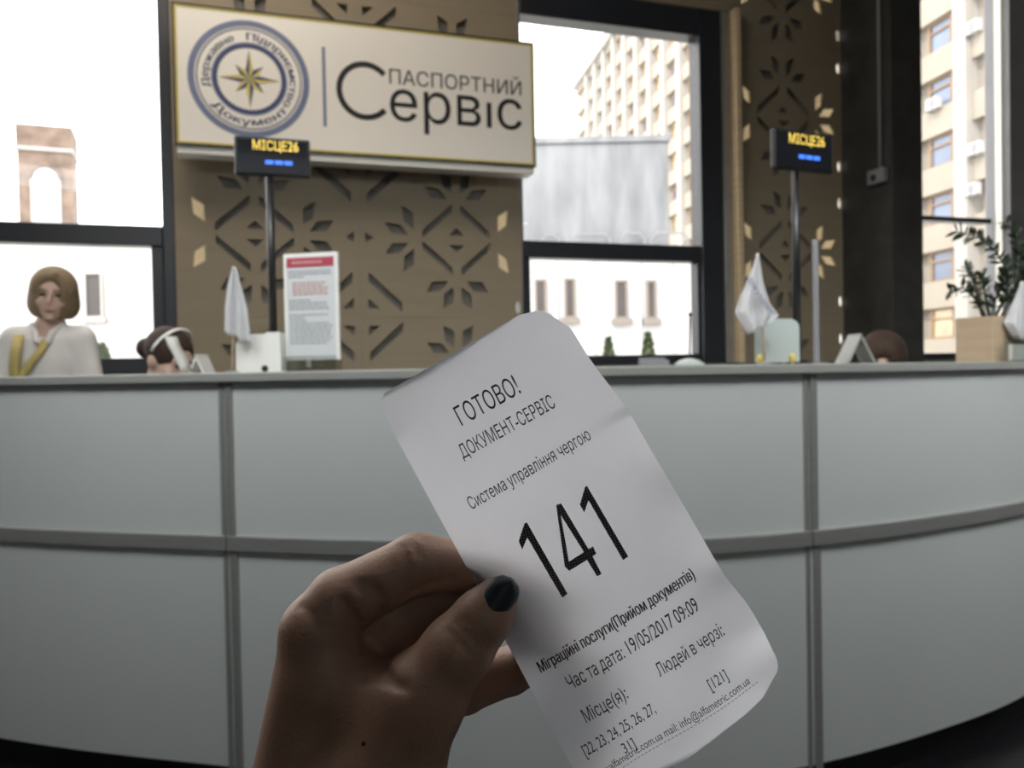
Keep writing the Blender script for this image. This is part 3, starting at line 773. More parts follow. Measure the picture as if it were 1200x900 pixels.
# ================================================================== THINGS ON THE COUNTER
def display(px, py, Y, yaw, w, h, poletop, label, ppx, tx='МІСЦЕ26'):
    c = at(px, py, Y); base = at(ppx, 430, Y)
    t = thing('queue_display', label, 'display', (base.x, Y, topz(base.x)), R_(yaw), 'queue displays on poles')
    z = c.z - topz(base.x); ca, sa_ = math.cos(R_(yaw)), math.sin(R_(yaw))
    ox = (c.x - base.x) * ca
    MB().tube([(0, .012, 0), (0, .012, .004), (0, .012, .012)], [.048, .048, .038], 24).build('base_plate', 'plastic', t)
    MB().tube([(0, .012, .01), (0, .012, z + h / 2 - .03)], .0125, 14).build('pole', 'plastic', t, smooth=True)
    boxo('housing', 'plastic', t, ox - w / 2, ox + w / 2, -.022, -.002, z - h / 2, z + h / 2, .006)
    boxo('screen', 'screen', t, ox - w / 2 + .008, ox + w / 2 - .008, -.0245, -.02, z - h / 2 + .008, z + h / 2 - .008, .001)
    fn = lambda x, y: Vector((ox - w * .26 + w * .60 * x, -.0252, z + h * .16 + h * .25 * y))
    text('led_text', tx, fn, 'led', t, .012)['label'] = 'amber LED characters'
    b = MB()
    for k in range(3): b.box(ox - w * .10 + k * w * .125, ox + w * .005 + k * w * .125, -.0256, -.024, z - h * .20, z - h * .10)
    b.build('led_dashes', 'ledblue', t, bevel=.004)['label'] = 'blue LED dashes'
    return t
display(319.5, 185.5, 2.63, 18, .230, .121, 210, 'black queue display on a thin pole in front of the box sign', 321.5)
display(937, 179, 2.62, 25, .245, .124, 200, 'black queue display on a thin pole in front of the narrow plywood bay', 938)
display(1220, 244, 4.0, 28, .26, .130, 250, 'black queue display cut by the right edge, above the potted plant', 1222)

def flag(name, label, pole_top, pole_bot, Y, lft, rgt, mirror=1, letters=None):
    base = at(*pole_bot, Y); x0 = base.x; z0 = topz(x0)
    t = thing('table_flag', label, 'flag', (x0, Y, z0), 0, 'small white table flags')
    L = lambda p, dy=0: at(p[0], p[1], Y) - Vector((x0, Y - dy, z0))
    top = L(pole_top)
    MB().tube([(0, 0, 0), (0, 0, .003), (0, 0, .006)], [.020, .020, .008], 20).build('base', 'post', t)
    MB().tube([(0, 0, .01), top], .0032, 8).build('flagpole', 'wood', t, smooth=True)
    P = []
    for i in range(25):
        v = i / 24
        def pick(poly):
            k = v * (len(poly) - 1); j = min(int(k), len(poly) - 2); q = k - j
            return (poly[j][0] * (1 - q) + poly[j + 1][0] * q, poly[j][1] * (1 - q) + poly[j + 1][1] * q)
        a, c = pick(lft), pick(rgt)
        P.append([L((a[0] + (c[0] - a[0]) * j / 16, a[1] + (c[1] - a[1]) * j / 16), -.012 + .016 * math.sin(j * .95 + v * 1.2) * (.25 + v)) for j in range(17)])
    o = MB().grid(P).build('cloth', 'cloth', t, smooth=True)
    s = o.modifiers.new('thick', 'SOLIDIFY'); s.thickness = .001
    if letters:
        (ax, ay), (bx, by), ch = letters[1:]
        d = np.array((bx - ax, by - ay), float); nrm = np.array((d[1], -d[0])) / np.linalg.norm(d)
        fn = lambda x, y: L((ax + d[0] * x + nrm[0] * ch * y, ay + d[1] * x + nrm[1] * ch * y), -.030)
        text('flag_lettering', letters[0], fn, 'slate', t, .01)
    return t
flag('f', 'small white table flag beside the white leaflet holder at the left', (275, 313), (272, 433), 2.45,
     [(274, 313), (268, 335), (264, 360), (262, 388)], [(277, 313), (285, 340), (292, 365), (297, 405)])
flag('f', 'small white table flag with blue lettering in front of the plywood jamb', (887, 297), (896, 424), 2.42,
     [(886, 298), (876, 325), (866, 350), (861, 366), (876, 392)], [(888, 297), (893, 330), (900, 355), (911, 370), (899, 380)],
     letters=('документ', (872, 328), (897, 370), 7))
flag('f', 'small white table flag at the right edge beside the planter', (1196, 330), (1199, 424), 2.85,
     [(1195, 330), (1188, 348), (1180, 368), (1176, 378), (1190, 398)], [(1198, 330), (1203, 350), (1210, 372), (1216, 385), (1206, 402)])

# leaflet holder (white) at left
c = at(289, 434, 2.36); t = thing('leaflet_holder', 'white plastic leaflet holder with a scooped front beside the display pole', 'holder', (c.x, 2.5, topz(c.x)))
k = 2.5 / FPX; w = 26 * k; h = 46 * k
pr = [(-w, 0), (w, 0), (w, h)] + [(w * (.35 - .1 * q), h * 1.0 - .02 * q) for q in (0, 1)] + [(w * .15, h * .55), (-w * .15, h * .62), (-w * .45, h * .95), (-w * .75, h * .93), (-w, h * .7)]
MB().prism(pr, -.030, -.026).build('front_plate', 'white', t)
boxo('back_plate', 'white', t, -w, w, .026, .03, 0, h * .98, .001)
b = MB().box(-w, -w + .003, -.026, .026, 0, h * .68); b.box(w - .003, w, -.026, .026, 0, h * .98); b.box(-w + .003, w - .003, -.026, .026, 0, .004); b.build('side_plate', 'white', t)
MB().tube([(w * .3, -.034, .010), (w * .3, -.028, .010)], .010, 14).build('foot_clip', 'plastic', t)

# framed notice
c = at(367, 432, 2.5); t = thing('notice_stand', 'framed white notice with red heading in a clear stand on the counter', 'notice', (c.x, 2.5, topz(c.x)), R_(-12))
k = 2.5 / FPX; w = 33.5 * k / .98; zlo, zhi = 13 * k, 138 * k
boxo('notice_frame', 'white', t, -w, w, -.004, .006, zlo, zhi, .002)
boxo('sheet', 'paperb', t, -w + .010, w - .010, -.0055, -.003, zlo + .010, zhi - .010, 0)
boxo('heading_band', 'red', t, -w + .012, w - .012, -.0068, -.005, zhi - .042, zhi - .014, 0)
b = MB(); b2 = MB(); b3 = MB(); zz = zhi - .052
for i in range(26):
    if zz < zlo + .018: break
    rose = 4 <= i <= 8; ins = .012 if rose else 0; x = -w + .018 + ins; xe = w - .018 - ins
    if i in (3, 9, 14): zz -= .010; continue
    end = xe - random.uniform(0, .02) if random.random() > .25 else x + (xe - x) * random.uniform(.3, .7)
    while x < end:
        wl = min(random.uniform(.006, .018), end - x); (b2 if rose else b).box(x, x + wl, -.0066, -.005, zz - .0045, zz); x += wl + .003
    zz -= .0085
b.build('printed_text', 'greytext', t); b2.build('printed_text', 'rose', t)
for i in range(9): b3.box(-w + .03 + i * .011, -w + .038 + i * .011, -.0076, -.006, zhi - .032, zhi - .024)
b3.build('heading_text', 'rose', t)
b = MB().box(-w, w, -.030, -.027, 0, .045); b.box(-w, w, .010, .013, 0, .05); b.box(-w, w, -.03, .03, 0, .003); b.build('clear_foot', 'acry', t)
boxo('clip', 'steel', t, -.008, .008, -.032, .014, zlo - .022, zlo + .002, .002)

# pale plastic holder (right), with two glints added as yellow balls at its foot
c = at(924, 424, 2.4); t = thing('leaflet_holder', 'translucent pale plastic holder with rounded top corners beside the lettered flag', 'holder', (c.x, 2.50, topz(c.x)))
k = 2.5 / FPX; w = 26 * k; h = 53 * k; rr = .028
pr = [(-w, .006), (w, .006)] + [(w - rr + rr * math.cos(a), h - rr + rr * math.sin(a)) for a in [R_(15 * i) for i in range(7)]] + [(-w + rr + rr * math.cos(a), h - rr + rr * math.sin(a)) for a in [R_(90 + 15 * i) for i in range(7)]]
MB().prism(pr, -.003, .003).build('panel', 'frost', t, bevel=.001)
for sx in (-.84, .62): MB().ball((w * sx, -.012, .016), (.009, .014, .016), 8).build('foot', 'gold', t, smooth=True)['label'] = 'yellow ball standing for a glint at the foot'

# slim grey post
c = at(957, 424, 2.71); ht = at(957, 281, 2.71).z - topz(c.x)
t = thing('metal_post', 'slim grey metal post standing between the display pole and the dark pier', 'post', (c.x, 2.71, topz(c.x)))
MB().tube([(0, 0, 0), (0, 0, .006)], .035, 20).build('base', 'steel', t)
boxo('upright', 'post', t, -.0085, .0085, -.006, .006, .006, ht, .002)
# tent card at right, seen on edge
def tent(px0, px1, pytop, Y, label, rz=0, mt='card'):
    c = at((px0 + px1) / 2, 424, Y); k = Y / FPX; w = (px1 - px0) / 2 * k; h = (424 - pytop) * k
    t = thing('tent_card', label, 'card', (c.x, Y, topz(c.x)), R_(rz), 'folded tent cards on the counter')
    for sx in (-1, 1):
        MB().prism([(sx * w, 0), (0, h), (sx * -.004, h - .004), (sx * (w - .007), 0)], -.05, .05).build('leaf', mt, t)
    return t
tent(985, 1019, 390, 2.6, 'grey folded tent card in front of the dark pier beside the seated woman', mt='alu')
tent(227, 246, 402, 2.62, 'folded white tent card beside the woman with the hair bun')
# curved white strip in front of the seated woman with the bun
c = at(213, 437, 2.5); t = thing('leaflet', 'bent white leaflet curling up in front of the woman with the hair bun', 'leaflet', (c.x, 2.5, topz(c.x)))
P = []
for i, (x, y) in enumerate([(195, 394), (199, 405), (206, 417), (211, 428), (213, 435)]):
    p = at(x, y, 2.5) - Vector((c.x, 0, topz(c.x))); z = max(0.001, p.z); P.append([Vector((p.x - .006, 0, z)), Vector((p.x + .006, -.01, z)), Vector((p.x + .012, .05, z))])
o = MB().grid(P).build('sheet', 'card', t, smooth=True); s = o.modifiers.new('t', 'SOLIDIFY'); s.thickness = .001
# thin dark stand in the middle, with a domed foot
c = at(808, 424, 2.52); ht = at(809, 366, 2.52).z - topz(c.x)
t = thing('pen_stand', 'thin dark rod on a pale domed foot in front of the middle window', 'stand', (c.x, 2.52, topz(c.x)))
MB().tube([(0, 0, 0), (0, 0, .006), (0, 0, .016), (0, 0, .022)], [.045, .045, .03, .006], 20).build('foot', 'frost', t, smooth=True)
MB().tube([(0, 0, .02), (.004, 0, ht - .012)], .0028, 8).build('rod', 'plastic', t)
MB().ball((.004, 0, ht - .006), .006, 8).build('knob', 'plastic', t, smooth=True)
c = at(766, 425, 2.5)
t = thing('business_card_box', 'small grey card box on the counter below the middle window shrubs', 'box', (c.x, 2.5, topz(c.x)))
k = 2.5 / FPX
b = MB(); w = 16 * k; h = 7 * k; b.box(-w, w, -.03, -.027, 0, h); b.box(-w, w, .027, .03, 0, h * 1.4); b.box(-w, -w + .003, -.027, .027, 0, h); b.box(w - .003, w, -.027, .027, 0, h); b.box(-w, w, -.027, .027, 0, .003); b.build('tray', 'post', t)
boxo('cards', 'card', t, -w + .005, w - .005, -.02, .02, .003, h * .9, .001)

# planter with glossy plant
Yp = 2.95; c = at(1160, 424, Yp)
t = thing('potted_plant', 'dark leafy plant in a square plywood planter at the right end of the counter', 'plant', (c.x, Yp, topz(c.x)), R_(20))
k = Yp / FPX; w = 25 * k; h = 52 * k
b = MB(); th = .010
for (x0, x1, y0, y1) in ((-w, w, -w, -w + th), (-w, w, w - th, w), (-w, -w + th, -w + th, w - th), (w - th, w, -w + th, w - th)): b.box(x0, x1, y0, y1, 0, h)
b.box(-w + th, w - th, -w + th, w - th, 0, .01); b.build('planter', 'box', t, bevel=.001)
boxo('soil', 'plinth', t, -w + th, w - th, -w + th, w - th, .01, h - .02, 0)
Ri = Matrix.Rotation(-R_(20), 3, 'Z')
def pl(px, py, dy): return Ri @ (at(px, py, Yp + dy) - Vector((c.x, Yp, topz(c.x))))
stems = [[(1166, 372, 0), (1180, 345, -.02), (1181, 318, -.04), (1166, 293, -.06), (1146, 278, -.07), (1122, 271, -.08)],
         [(1152, 372, .02), (1147, 352, .0), (1142, 332, -.02), (1132, 315, -.03)],
         [(1160, 372, -.03), (1155, 350, -.04), (1152, 332, -.05), (1150, 322, -.05)],
         [(1156, 374, -.01), (1142, 348, -.02), (1128, 337, -.04), (1112, 341, -.06)],
         [(1172, 374, .03), (1190, 340, .04), (1194, 300, .05), (1190, 275, .05), (1180, 262, .04)],
         [(1176, 374, -.02), (1200, 345, -.02), (1216, 310, -.01), (1222, 280, 0)],
         [(1178, 374, .02), (1192, 352, .06), (1204, 325, .08), (1206, 292, .1)],
         [(1162, 374, .02), (1166, 352, .03), (1174, 338, .05), (1178, 322, .06)]]
bs, bl = MB(), MB()
for si, st_ in enumerate(stems):
    P = [pl(*p) for p in st_]; fine = []
    for i in range(len(P) - 1):
        for q in range(5): fine.append(P[i].lerp(P[i + 1], q / 5))
    fine.append(P[-1]); n = len(fine)
    bs.tube(fine, [.006 * (1 - .7 * i / n) for i in range(n)], 7)
    for i in range(3, n):
        if si == 3 and i % 2: continue
        tdir = (fine[i] - fine[i - 1]).normalized()
        for sgn in (-1, 1):
            side = tdir.cross(Vector((.2 * sgn, 1, .3))).normalized() * sgn
            d = (side * .8 + tdir * .55 + Vector((0, random.uniform(-.5, .5), random.uniform(-.2, .3)))).normalized()
            ln = random.uniform(.030, .044); wd = d.cross(Vector((random.uniform(-1, 1), random.uniform(-1, 1), 1))).normalized() * ln * .24
            nn = d.cross(wd).normalized() * .003; p0 = fine[i]
            prof = [(0, .1), (.25, .8), (.5, 1), (.75, .7), (1, .05)]
            bl.grid([[p0 + d * ln * u - wd * q, p0 + d * ln * u + nn, p0 + d * ln * u + wd * q] for u, q in prof])
bs.build('stems', 'leaf', t, smooth=True); bl.build('leaves', 'leaf', t, smooth=True)
# clear holder at right edge
c = at(1197, 424, 2.8); t = thing('leaflet_holder', 'clear acrylic leaflet holder at the right edge below the white flag', 'holder', (c.x, 2.8, topz(c.x)))
k = 2.8 / FPX; b = MB(); b.box(-14 * k, 30 * k, -.02, -.017, 0, 26 * k); b.box(-14 * k, 30 * k, .03, .033, 0, 30 * k); b.box(-14 * k, 30 * k, -.017, .03, 0, .003); b.build('shell', 'acry', t)
boxo('leaflets', 'card', t, -11 * k, 27 * k, -.008, .02, .003, 20 * k, .001)

# ================================================================== PEOPLE
def mul(Mx, p): return tuple(Mx @ Vector(p))
def head_prims(Hm):
    Rm = [list(r) for r in Hm.to_3x3()]; c = lambda *p: mul(Hm, p)
    P = [('ell', c(0, .012, .022), (.073, .090, .088), Rm, .01), ('ell', c(0, -.022, -.050), (.056, .064, .062), Rm, .03),
         ('cap', c(0, -.083, .012), c(0, -.104, -.026), .008, .0115, .01), ('ell', c(0, -.082, -.062), (.022, .010, .008), Rm, .008),
         ('cap', c(-.03, -.070, .026), c(.03, -.070, .026), .014, .014, .012),
         ('ell', c(0, -.070, -.098), (.022, .018, .014), Rm, .015)]
    for s in (-1, 1):
        P += [('ell', c(s * .074, .012, -.012), (.011, .022, .031), Rm, .006), ('ell', c(s * .042, -.055, -.028), (.022, .022, .02), Rm, .015),
              ('cutell', c(s * .030, -.092, .004), (.017, .014, .010), Rm, .008)]
    return P
def person(label, loc, rz, pose, hair, top, headm, extra=None):
    t = thing('person', label, 'person', loc, rz)
    st = pose['standing']; zs = pose['shoulder']; zh = pose['hip']; sw = pose['sw']; ly = pose.get('lean', 0)
    Hm = headm; hc_ = Hm.translation
    neck0 = (0, ly + .015, zs + .03); neck1 = mul(Hm, (0, .02, -.07))
    arms = []
    for s in (-1, 1):
        sh = (s * sw, ly, zs - .02); el = (s * (sw + .055), ly - pose['elb'][0], zs - pose['elb'][1]); ha = (s * pose['hnd'][0], ly - pose['hnd'][1], zs - pose['hnd'][2])
        arms.append((sh, el, ha, s))
    torso = [('ell', (0, ly * .8, zs - .13), (sw * .86, .105, .17), None, .04), ('ell', (0, ly * .4, (zs + zh) / 2 - .03), (sw * .72, .09, .16), None, .05),
             ('ell', (0, 0, zh), (sw * .92, .115, .13), None, .05), ('cap', (-sw * .9, ly, zs - .01), (sw * .9, ly, zs - .01), .045, .045, .05),
             ('cap', (0, ly + .01, zs - .02), (0, ly + .015, zs + .035), .075, .045, .05)]
    upper = list(torso)
    for sh, el, ha, s in arms: upper += [('cap', sh, el, .050, .038, .035), ('cap', el, ha, .038, .027, .02)]
    hands = []
    for sh, el, ha, s in arms:
        d = (Vector(ha) - Vector(el)).normalized(); h0 = Vector(ha); side = Vector((-s, 0, 0))
        hands.append(('cap', tuple(h0 + d * .02), tuple(h0 + d * .075), .026, .030, .015))
        for f in range(4):
            q = h0 + d * .085 + side * (.030 - f * .018 - .004) ; ln = (.062, .072, .066, .05)[f]
            hands.append(('cap', tuple(q), tuple(q + d * ln * .6 + Vector((0, 0, -.006))), .0085, .008, .004)); hands.append(('cap', tuple(q + d * ln * .6 + Vector((0, 0, -.006))), tuple(q + d * ln + Vector((0, 0, -.02))), .008, .007, .003))
        hands.append(('cap', tuple(h0 + d * .03 + side * .024), tuple(h0 + d * .08 + side * .052), .011, .008, .006))
    legs = []
    for s in (-1, 1):
        hx = s * sw * .52
        if st: kn, an, toe = (hx, -.01, zh * .53), (hx, .02, .09), (hx, -.13, .035)
        else: kn, an, toe = (hx * 1.3, -.44, zh + .02), (hx * 1.2, -.40, .09), (hx * 1.2, -.55, .035)
        legs += [('cap', (hx, 0, zh - .05), kn, .085, .058, .04), ('cap', kn, an, .056, .04, .02), ('cap', an, toe, .04, .034, .02)]
    skin = head_prims(Hm) + [('cap', neck0, neck1, .052, .048, .02)] + upper + hands + legs
    sdf_mesh('body', skin, .009, 'face', t)
    cl = upper + [('cutplane', (0, 0, -1), (0, 0, zh - .10), .004), ('cutcap', (0, ly - .10, zs + .02), (0, ly - .02, zs + .09), .045, .055, .01)]
    for sh, el, ha, s in arms: cl.append(('cutell', tuple(Vector(ha) + (Vector(ha) - Vector(el)).normalized() * .05), (.055, .055, .055), None, .004))
    sdf_mesh('top', cl, .009, top, t, inflate=.009)
    lg = [('ell', (0, 0, zh), (sw * .92, .115, .12), None, .05)] + legs + [('cutplane', (0, 0, 1), (0, 0, zh + .06), .004)]
    sdf_mesh('trousers', lg, .011, 'dcloth', t, inflate=.012)
    lp = MB()
    for s in (-1, 1):
        e = Vector(mul(Hm, (s * .030, -.0755, .005))); MB().ball(e, (.011, .008, .006), 8).build('eye', 'eye', t, smooth=True)
        MB().tube([mul(Hm, (s * .014, -.086, .024)), mul(Hm, (s * .03, -.087, .029)), mul(Hm, (s * .047, -.076, .024))], [.003, .0035, .002], 6).build('eyebrow', hair[0], t, smooth=True)
    lp.tube([mul(Hm, (-.021, -.082, -.061)), mul(Hm, (0, -.0925, -.061)), mul(Hm, (.021, -.082, -.061))], [.002, .006, .002], 8); lp.build('lips', 'lips', t, smooth=True)
    sdf_mesh('hair', hair[1](Hm), .005, hair[0], t)
    return t
def hair_bob(Hm):
    Rm = [list(r) for r in Hm.to_3x3()]; c = lambda *p: mul(Hm, p)
    P = [('ell', c(0, .012, .030), (.097, .110, .100), Rm, .01), ('ell', c(0, .025, -.045), (.106, .098, .085), Rm, .04),
         ('cutcap', c(-.012, -.140, .034), c(-.004, -.148, -.15), .080, .082, .012), ('cutplane', tuple(Hm.to_3x3() @ Vector((0, 0, -1))), c(0, 0, -.105), .01)]
    P.append(('cap', c(.02, -.070, .098), c(.078, -.050, .02), .009, .008, .012)); P.append(('cap', c(.015, -.070, .098), c(-.078, -.045, .02), .009, .008, .012))
    return P
def hair_bun(Hm):
    Rm = [list(r) for r in Hm.to_3x3()]; c = lambda *p: mul(Hm, p)
    return [('ell', c(0, .02, .030), (.082, .098, .092), Rm, .01), ('cutcap', c(0, -.14, .02), c(0, -.15, -.15), .085, .1, .012),
            ('cutcap', c(0, -.02, -.12), c(0, .05, -.16), .06, .08, .012), ('ell', c(0, .125, -.01), (.042, .042, .042), Rm, .015)]
def hair_long(Hm):
    Rm = [list(r) for r in Hm.to_3x3()]; c = lambda *p: mul(Hm, p)
    return [('ell', c(0, .012, .030), (.092, .106, .098), Rm, .01), ('ell', c(0, .05, -.07), (.096, .07, .13), Rm, .04), ('cutcap', c(0, -.145, .015), c(0, -.150, -.15), .066, .078, .015)]
def hm(x, y, z, nod, lean, turn=0): return Matrix.Translation((x, y, z)) @ Matrix.Rotation(R_(turn), 4, 'Z') @ Matrix.Rotation(R_(lean), 4, 'Y') @ Matrix.Rotation(R_(nod), 4, 'X')
Y1 = 3.7; p = at(58, 430, Y1); hp_ = at(64, 345, Y1)
w1 = person('woman standing behind the counter in a white blouse with a yellow ribbon, looking down', (p.x, Y1, 0), R_(16),
            dict(standing=True, shoulder=at(58, 394, Y1).z, hip=.90, sw=.135, elb=(.03, .28), hnd=(.13, .24, .40)), ('blond', hair_bob), 'blouse',
            hm((hp_.x - p.x) * .95, -.03, hp_.z - .005, 8, 5, 4))
rb = MB(); loc_ = lambda x, y, d: w1.matrix_basis.inverted() @ at(x, y, Y1 - d)
for P_ in ([(22, 392, .095), (18, 410, .128), (16, 428, .132), (17, 448, .125), (18, 470, .12)], [(55, 397, .09), (46, 412, .118), (32, 430, .133), (21, 448, .128), (18, 470, .122)]):
    rb.grid([[loc_(x - 6, y, d), loc_(x, y, d + .006), loc_(x + 6, y, d)] for x, y, d in P_])
o = rb.build('ribbon', 'scarf', w1, smooth=True); s = o.modifiers.new('t', 'SOLIDIFY'); s.thickness = .004; o['label'] = 'yellow ribbon worn in a V'
zs = at(58, 394, Y1).z; cp = []
for q in (-1, 1):
    pts = [(0, .065, zs + .062), (q * .052, .035, zs + .060), (q * .060, -.02, zs + .045), (q * .034, -.078, zs + .012), (q * .022, -.105, zs - .03)]
    for u, v in zip(pts, pts[1:]): cp.append(('cap', u, v, .014, .013, .008))
sdf_mesh('collar', cp, .005, 'blouse', w1)

def chair(loc, rz, label):
    t = thing('office_chair', label, 'chair', loc, rz, 'office chairs behind the counter')
    boxo('seat', 'plastic', t, -.23, .23, -.25, .20, .325, .365, .018); boxo('backrest', 'plastic', t, -.21, .21, .20, .25, .52, .90, .03)
    boxo('back_bar', 'plastic', t, -.03, .03, .19, .215, .34, .6, .005); MB().tube([(0, 0, .07), (0, 0, .325)], .028, 12).build('column', 'steel', t)
    for k in range(5):
        a = k * 2 * math.pi / 5; e = (.27 * math.cos(a), .27 * math.sin(a))
        o = MB().tube([(0, 0, .085), (e[0], e[1], .065)], [.025, .016], 8).build('base_arm', 'plastic', t); MB().ball((e[0], e[1], .027), .027, 7).build('castor', 'plastic', o)
Y2 = 3.2; h2 = at(199, 421, Y2); rz2 = 80
a2 = R_(rz2); b2 = h2 - Vector((math.sin(a2) * .10, -math.cos(a2) * .10, 0))
w2 = person('seated woman with dark hair in a bun, pale headband, face turned down', (b2.x, b2.y, 0), a2,
            dict(standing=False, shoulder=.99, hip=.50, sw=.155, lean=-.05, elb=(.10, .26), hnd=(.10, .33, .27)), ('brown', hair_bun), 'gcloth', hm(0, -.10, h2.z, 26, 0, -14))
Hh = hm(0, -.10, h2.z, 26, 0, -14)
MB().tube([mul(Hh, (.088 * math.cos(a), .012 - .02 * math.sin(a), .03 + .099 * math.sin(a))) for a in [math.pi * i / 20 for i in range(21)]], .006, 8).build('headband', 'white', w2, smooth=True)['label'] = 'pale headband'
chair((b2.x, b2.y, 0), a2, 'black office chair under the seated woman with the bun')
Y3 = 3.3; h3 = at(1047, 420, Y3); b3 = h3 + Vector((0, .12, 0))
person('seated woman with chestnut hair bowed low behind the counter by the dark pier', (b3.x, b3.y, 0), R_(-20),
       dict(standing=False, shoulder=.93, hip=.50, sw=.155, lean=-.09, elb=(.10, .26), hnd=(.10, .30, .24)), ('chest', hair_long), 'gcloth', hm(0, -.13, h3.z - .016, 12, 0, -4))
chair((b3.x, b3.y, 0), R_(-20), 'black office chair under the seated woman by the dark pier')

# ================================================================== OUTSIDE
o = MB().box(-120, 160, 5, 260, -.5, -.15).build('ground', 'ground'); tag(o, kind='structure')
def ybox(b, *a): return b.box(*a)
# long office block, facade running away to the left
fx, fy = at(1100, 430, 47).x, 47.0
dv = Vector((-.160, .970, 0)).normalized(); ang = math.atan2(dv.y, dv.x)
OM = Matrix.Translation((fx, fy, 0)) @ Matrix.Rotation(ang, 4, 'Z')     # local x along the facade (away), local y towards the street (left)
ob = thing('office_block', 'long beige stone office block with many windows beyond the middle and right windows', 'building', mx=OM)
BAY, FL, OFF = 4.6, 3.25, 1.15
b = MB().box(-45, 83, -15, -.5, -.3, 45); b.build('wall', 'facade', ob)
for k in range(14):
    MB().box(-45, 83, -.5, .0, (k - 1) * FL + OFF + 3.0, k * FL + OFF + 1.25).build('spandrel', 'facade', ob)
for k in range(-9, 17):
    MB().box(k * BAY + 1.8, k * BAY + 2.8, -.5, .35, -.3, 44).build('pilaster', 'facade2', ob)
MB().box(-45, 83, -.8, .7, 44, 45.4).build('cornice', 'facade2', ob)
cands = []
for bay in range(-9, 17):
    for fl in range(13):
        p = OM @ Vector((bay * BAY, 0, fl * FL + OFF + 2.1)); q = p - CAM
        dp = q.dot(F)
        if dp < 5: continue
        x, y = 600 + FPX * q.dot(RV) / dp, 450 - FPX * q.dot(UV) / dp
        vis = (600 < x < 830 and 10 < y < 420) or (1060 < x < 1215 and -30 < y < 430)
        cands.append((0 if vis else 1, dp, bay, fl))
cands.sort(); rest = MB()
for i, (nv, dp, bay, fl) in enumerate(cands):
    x0, z0 = bay * BAY, fl * FL + OFF + 1.25
    if i < 100 and not nv:
        gold = random.random() < (.25 if bay < 3 else .55)  # these panes take the painted gold reflection
        fr = MB()
        for (u0, u1, v0, v1) in ((-.95, -.82, 0, 1.75), (.82, .95, 0, 1.75), (-.82, .82, 0, .12), (-.82, .82, 1.63, 1.75), (-.82, .82, 1.12, 1.22)): fr.box(x0 + u0, x0 + u1, -.46, -.25, z0 + v0, z0 + v1)
        f = fr.build('window', 'eframe', ob); MB().box(x0 - .82, x0 + .82, -.42, -.36, z0 + .12, z0 + 1.63).build('pane', 'eglass_goldrefl' if gold else 'eglass', f)
    else: rest.box(x0 - 1.0, x0 + 1.0, -.5, -.38, z0, z0 + 2.0)
o = rest.build('distant_windows', 'eglass', ob); o['kind'] = 'stuff'
acl = {(1145, 32): 'topmost in the right window', (1098, 122): 'below the blue window', (1148, 174): 'beside the bright post', (1144, 222): 'just over the transom of the right window'}
for (px, py), wh in acl.items():
    v = ray(px, py); n = OM.to_3x3() @ Vector((0, 1, 0)); tt = (OM.translation - CAM).dot(n) / v.dot(n); p = OM.inverted() @ (CAM + v * tt)
    a = thing('air_conditioner', 'white air conditioner box on the beige facade, ' + wh, 'air conditioner', group='air conditioners on the facade', mx=OM @ Matrix.Translation((p.x, .02, p.z)))
    boxo('casing', 'ewhite', a, -.45, .45, 0, .38, -.32, .32, .03)
    MB().tube([(-.1, .37, 0), (-.1, .40, 0)], .26, 20).build('fan_grille', 'post', a); b = MB(); b.box(-.4, -.34, 0, .4, -.4, -.32); b.box(.34, .4, 0, .4, -.4, -.32); b.build('bracket', 'steel', a)
# low building across the street
Yb = 35.0
def qx(px): return at(px, 400, Yb).x
def qz(px, py): return at(px, py, Yb).z
lb = thing('low_building', 'low white building with narrow windows under a blank stained concrete storey', 'building', (0, Yb, 0))
zm, ztp = qz(700, 296), (qz(620, 162) + qz(785, 173)) / 2
xl, xr = qx(430), qx(786)
boxo('upper_storey', 'stain', lb, xl, xr, 0, 12, zm, ztp, .05)
boxo('lower_storey', 'ewhite', lb, qx(430), qx(980), -.6, 12, -.3, zm, .05)
boxo('roof_edge', 'stain', lb, xl - .1, xr + .1, -.12, 12, ztp, ztp + .25, .03)
def lwin(px0, px1, py0, py1):
    x0, x1, z0, z1 = qx(px0), qx(px1), qz(px0, py1), qz(px0, py0); w = .10
    b = MB()
    for a in ((x0, x0 + w, z0, z1), (x1 - w, x1, z0, z1), (x0 + w, x1 - w, z0, z0 + w), (x0 + w, x1 - w, z1 - w, z1)): b.box(a[0], a[1], -.72, -.55, a[2], a[3])
    b.box(x0 - .15, x1 + .15, -.85, -.58, z0 - .22, z0)
    f = b.build('window', 'efr2', lb); boxo('pane', 'eglassd', f, x0 + w, x1 - w, -.66, -.62, z0 + w, z1 - w, 0)
for a in ((627, 641, 329, 369), (661, 674, 328, 374), (719, 734, 330, 375), (755, 767, 330, 375), (811, 824, 331, 376)): lwin(*a)
for px in (648, 690, 744, 780): boxo('pilaster', 'ewhite', lb, qx(px), qx(px + 5), -.78, -.55, -.3, zm - .3, .03)
b = MB()
for px0, px1 in ((636, 657), (672, 716), (728, 756), (764, 806)):
    xa, xb, z = qx(px0), qx(px1), zm; R2 = .38
    b.tube([(xa, -.3, z), (xa, -.3, z + .5), (xa + .25, -.3, z + .72), (xb - .25, -.3, z + .72), (xb, -.3, z + .5), (xb, -.3, z)], .05, 6)
b.build('roof_hoops', 'post', lb)
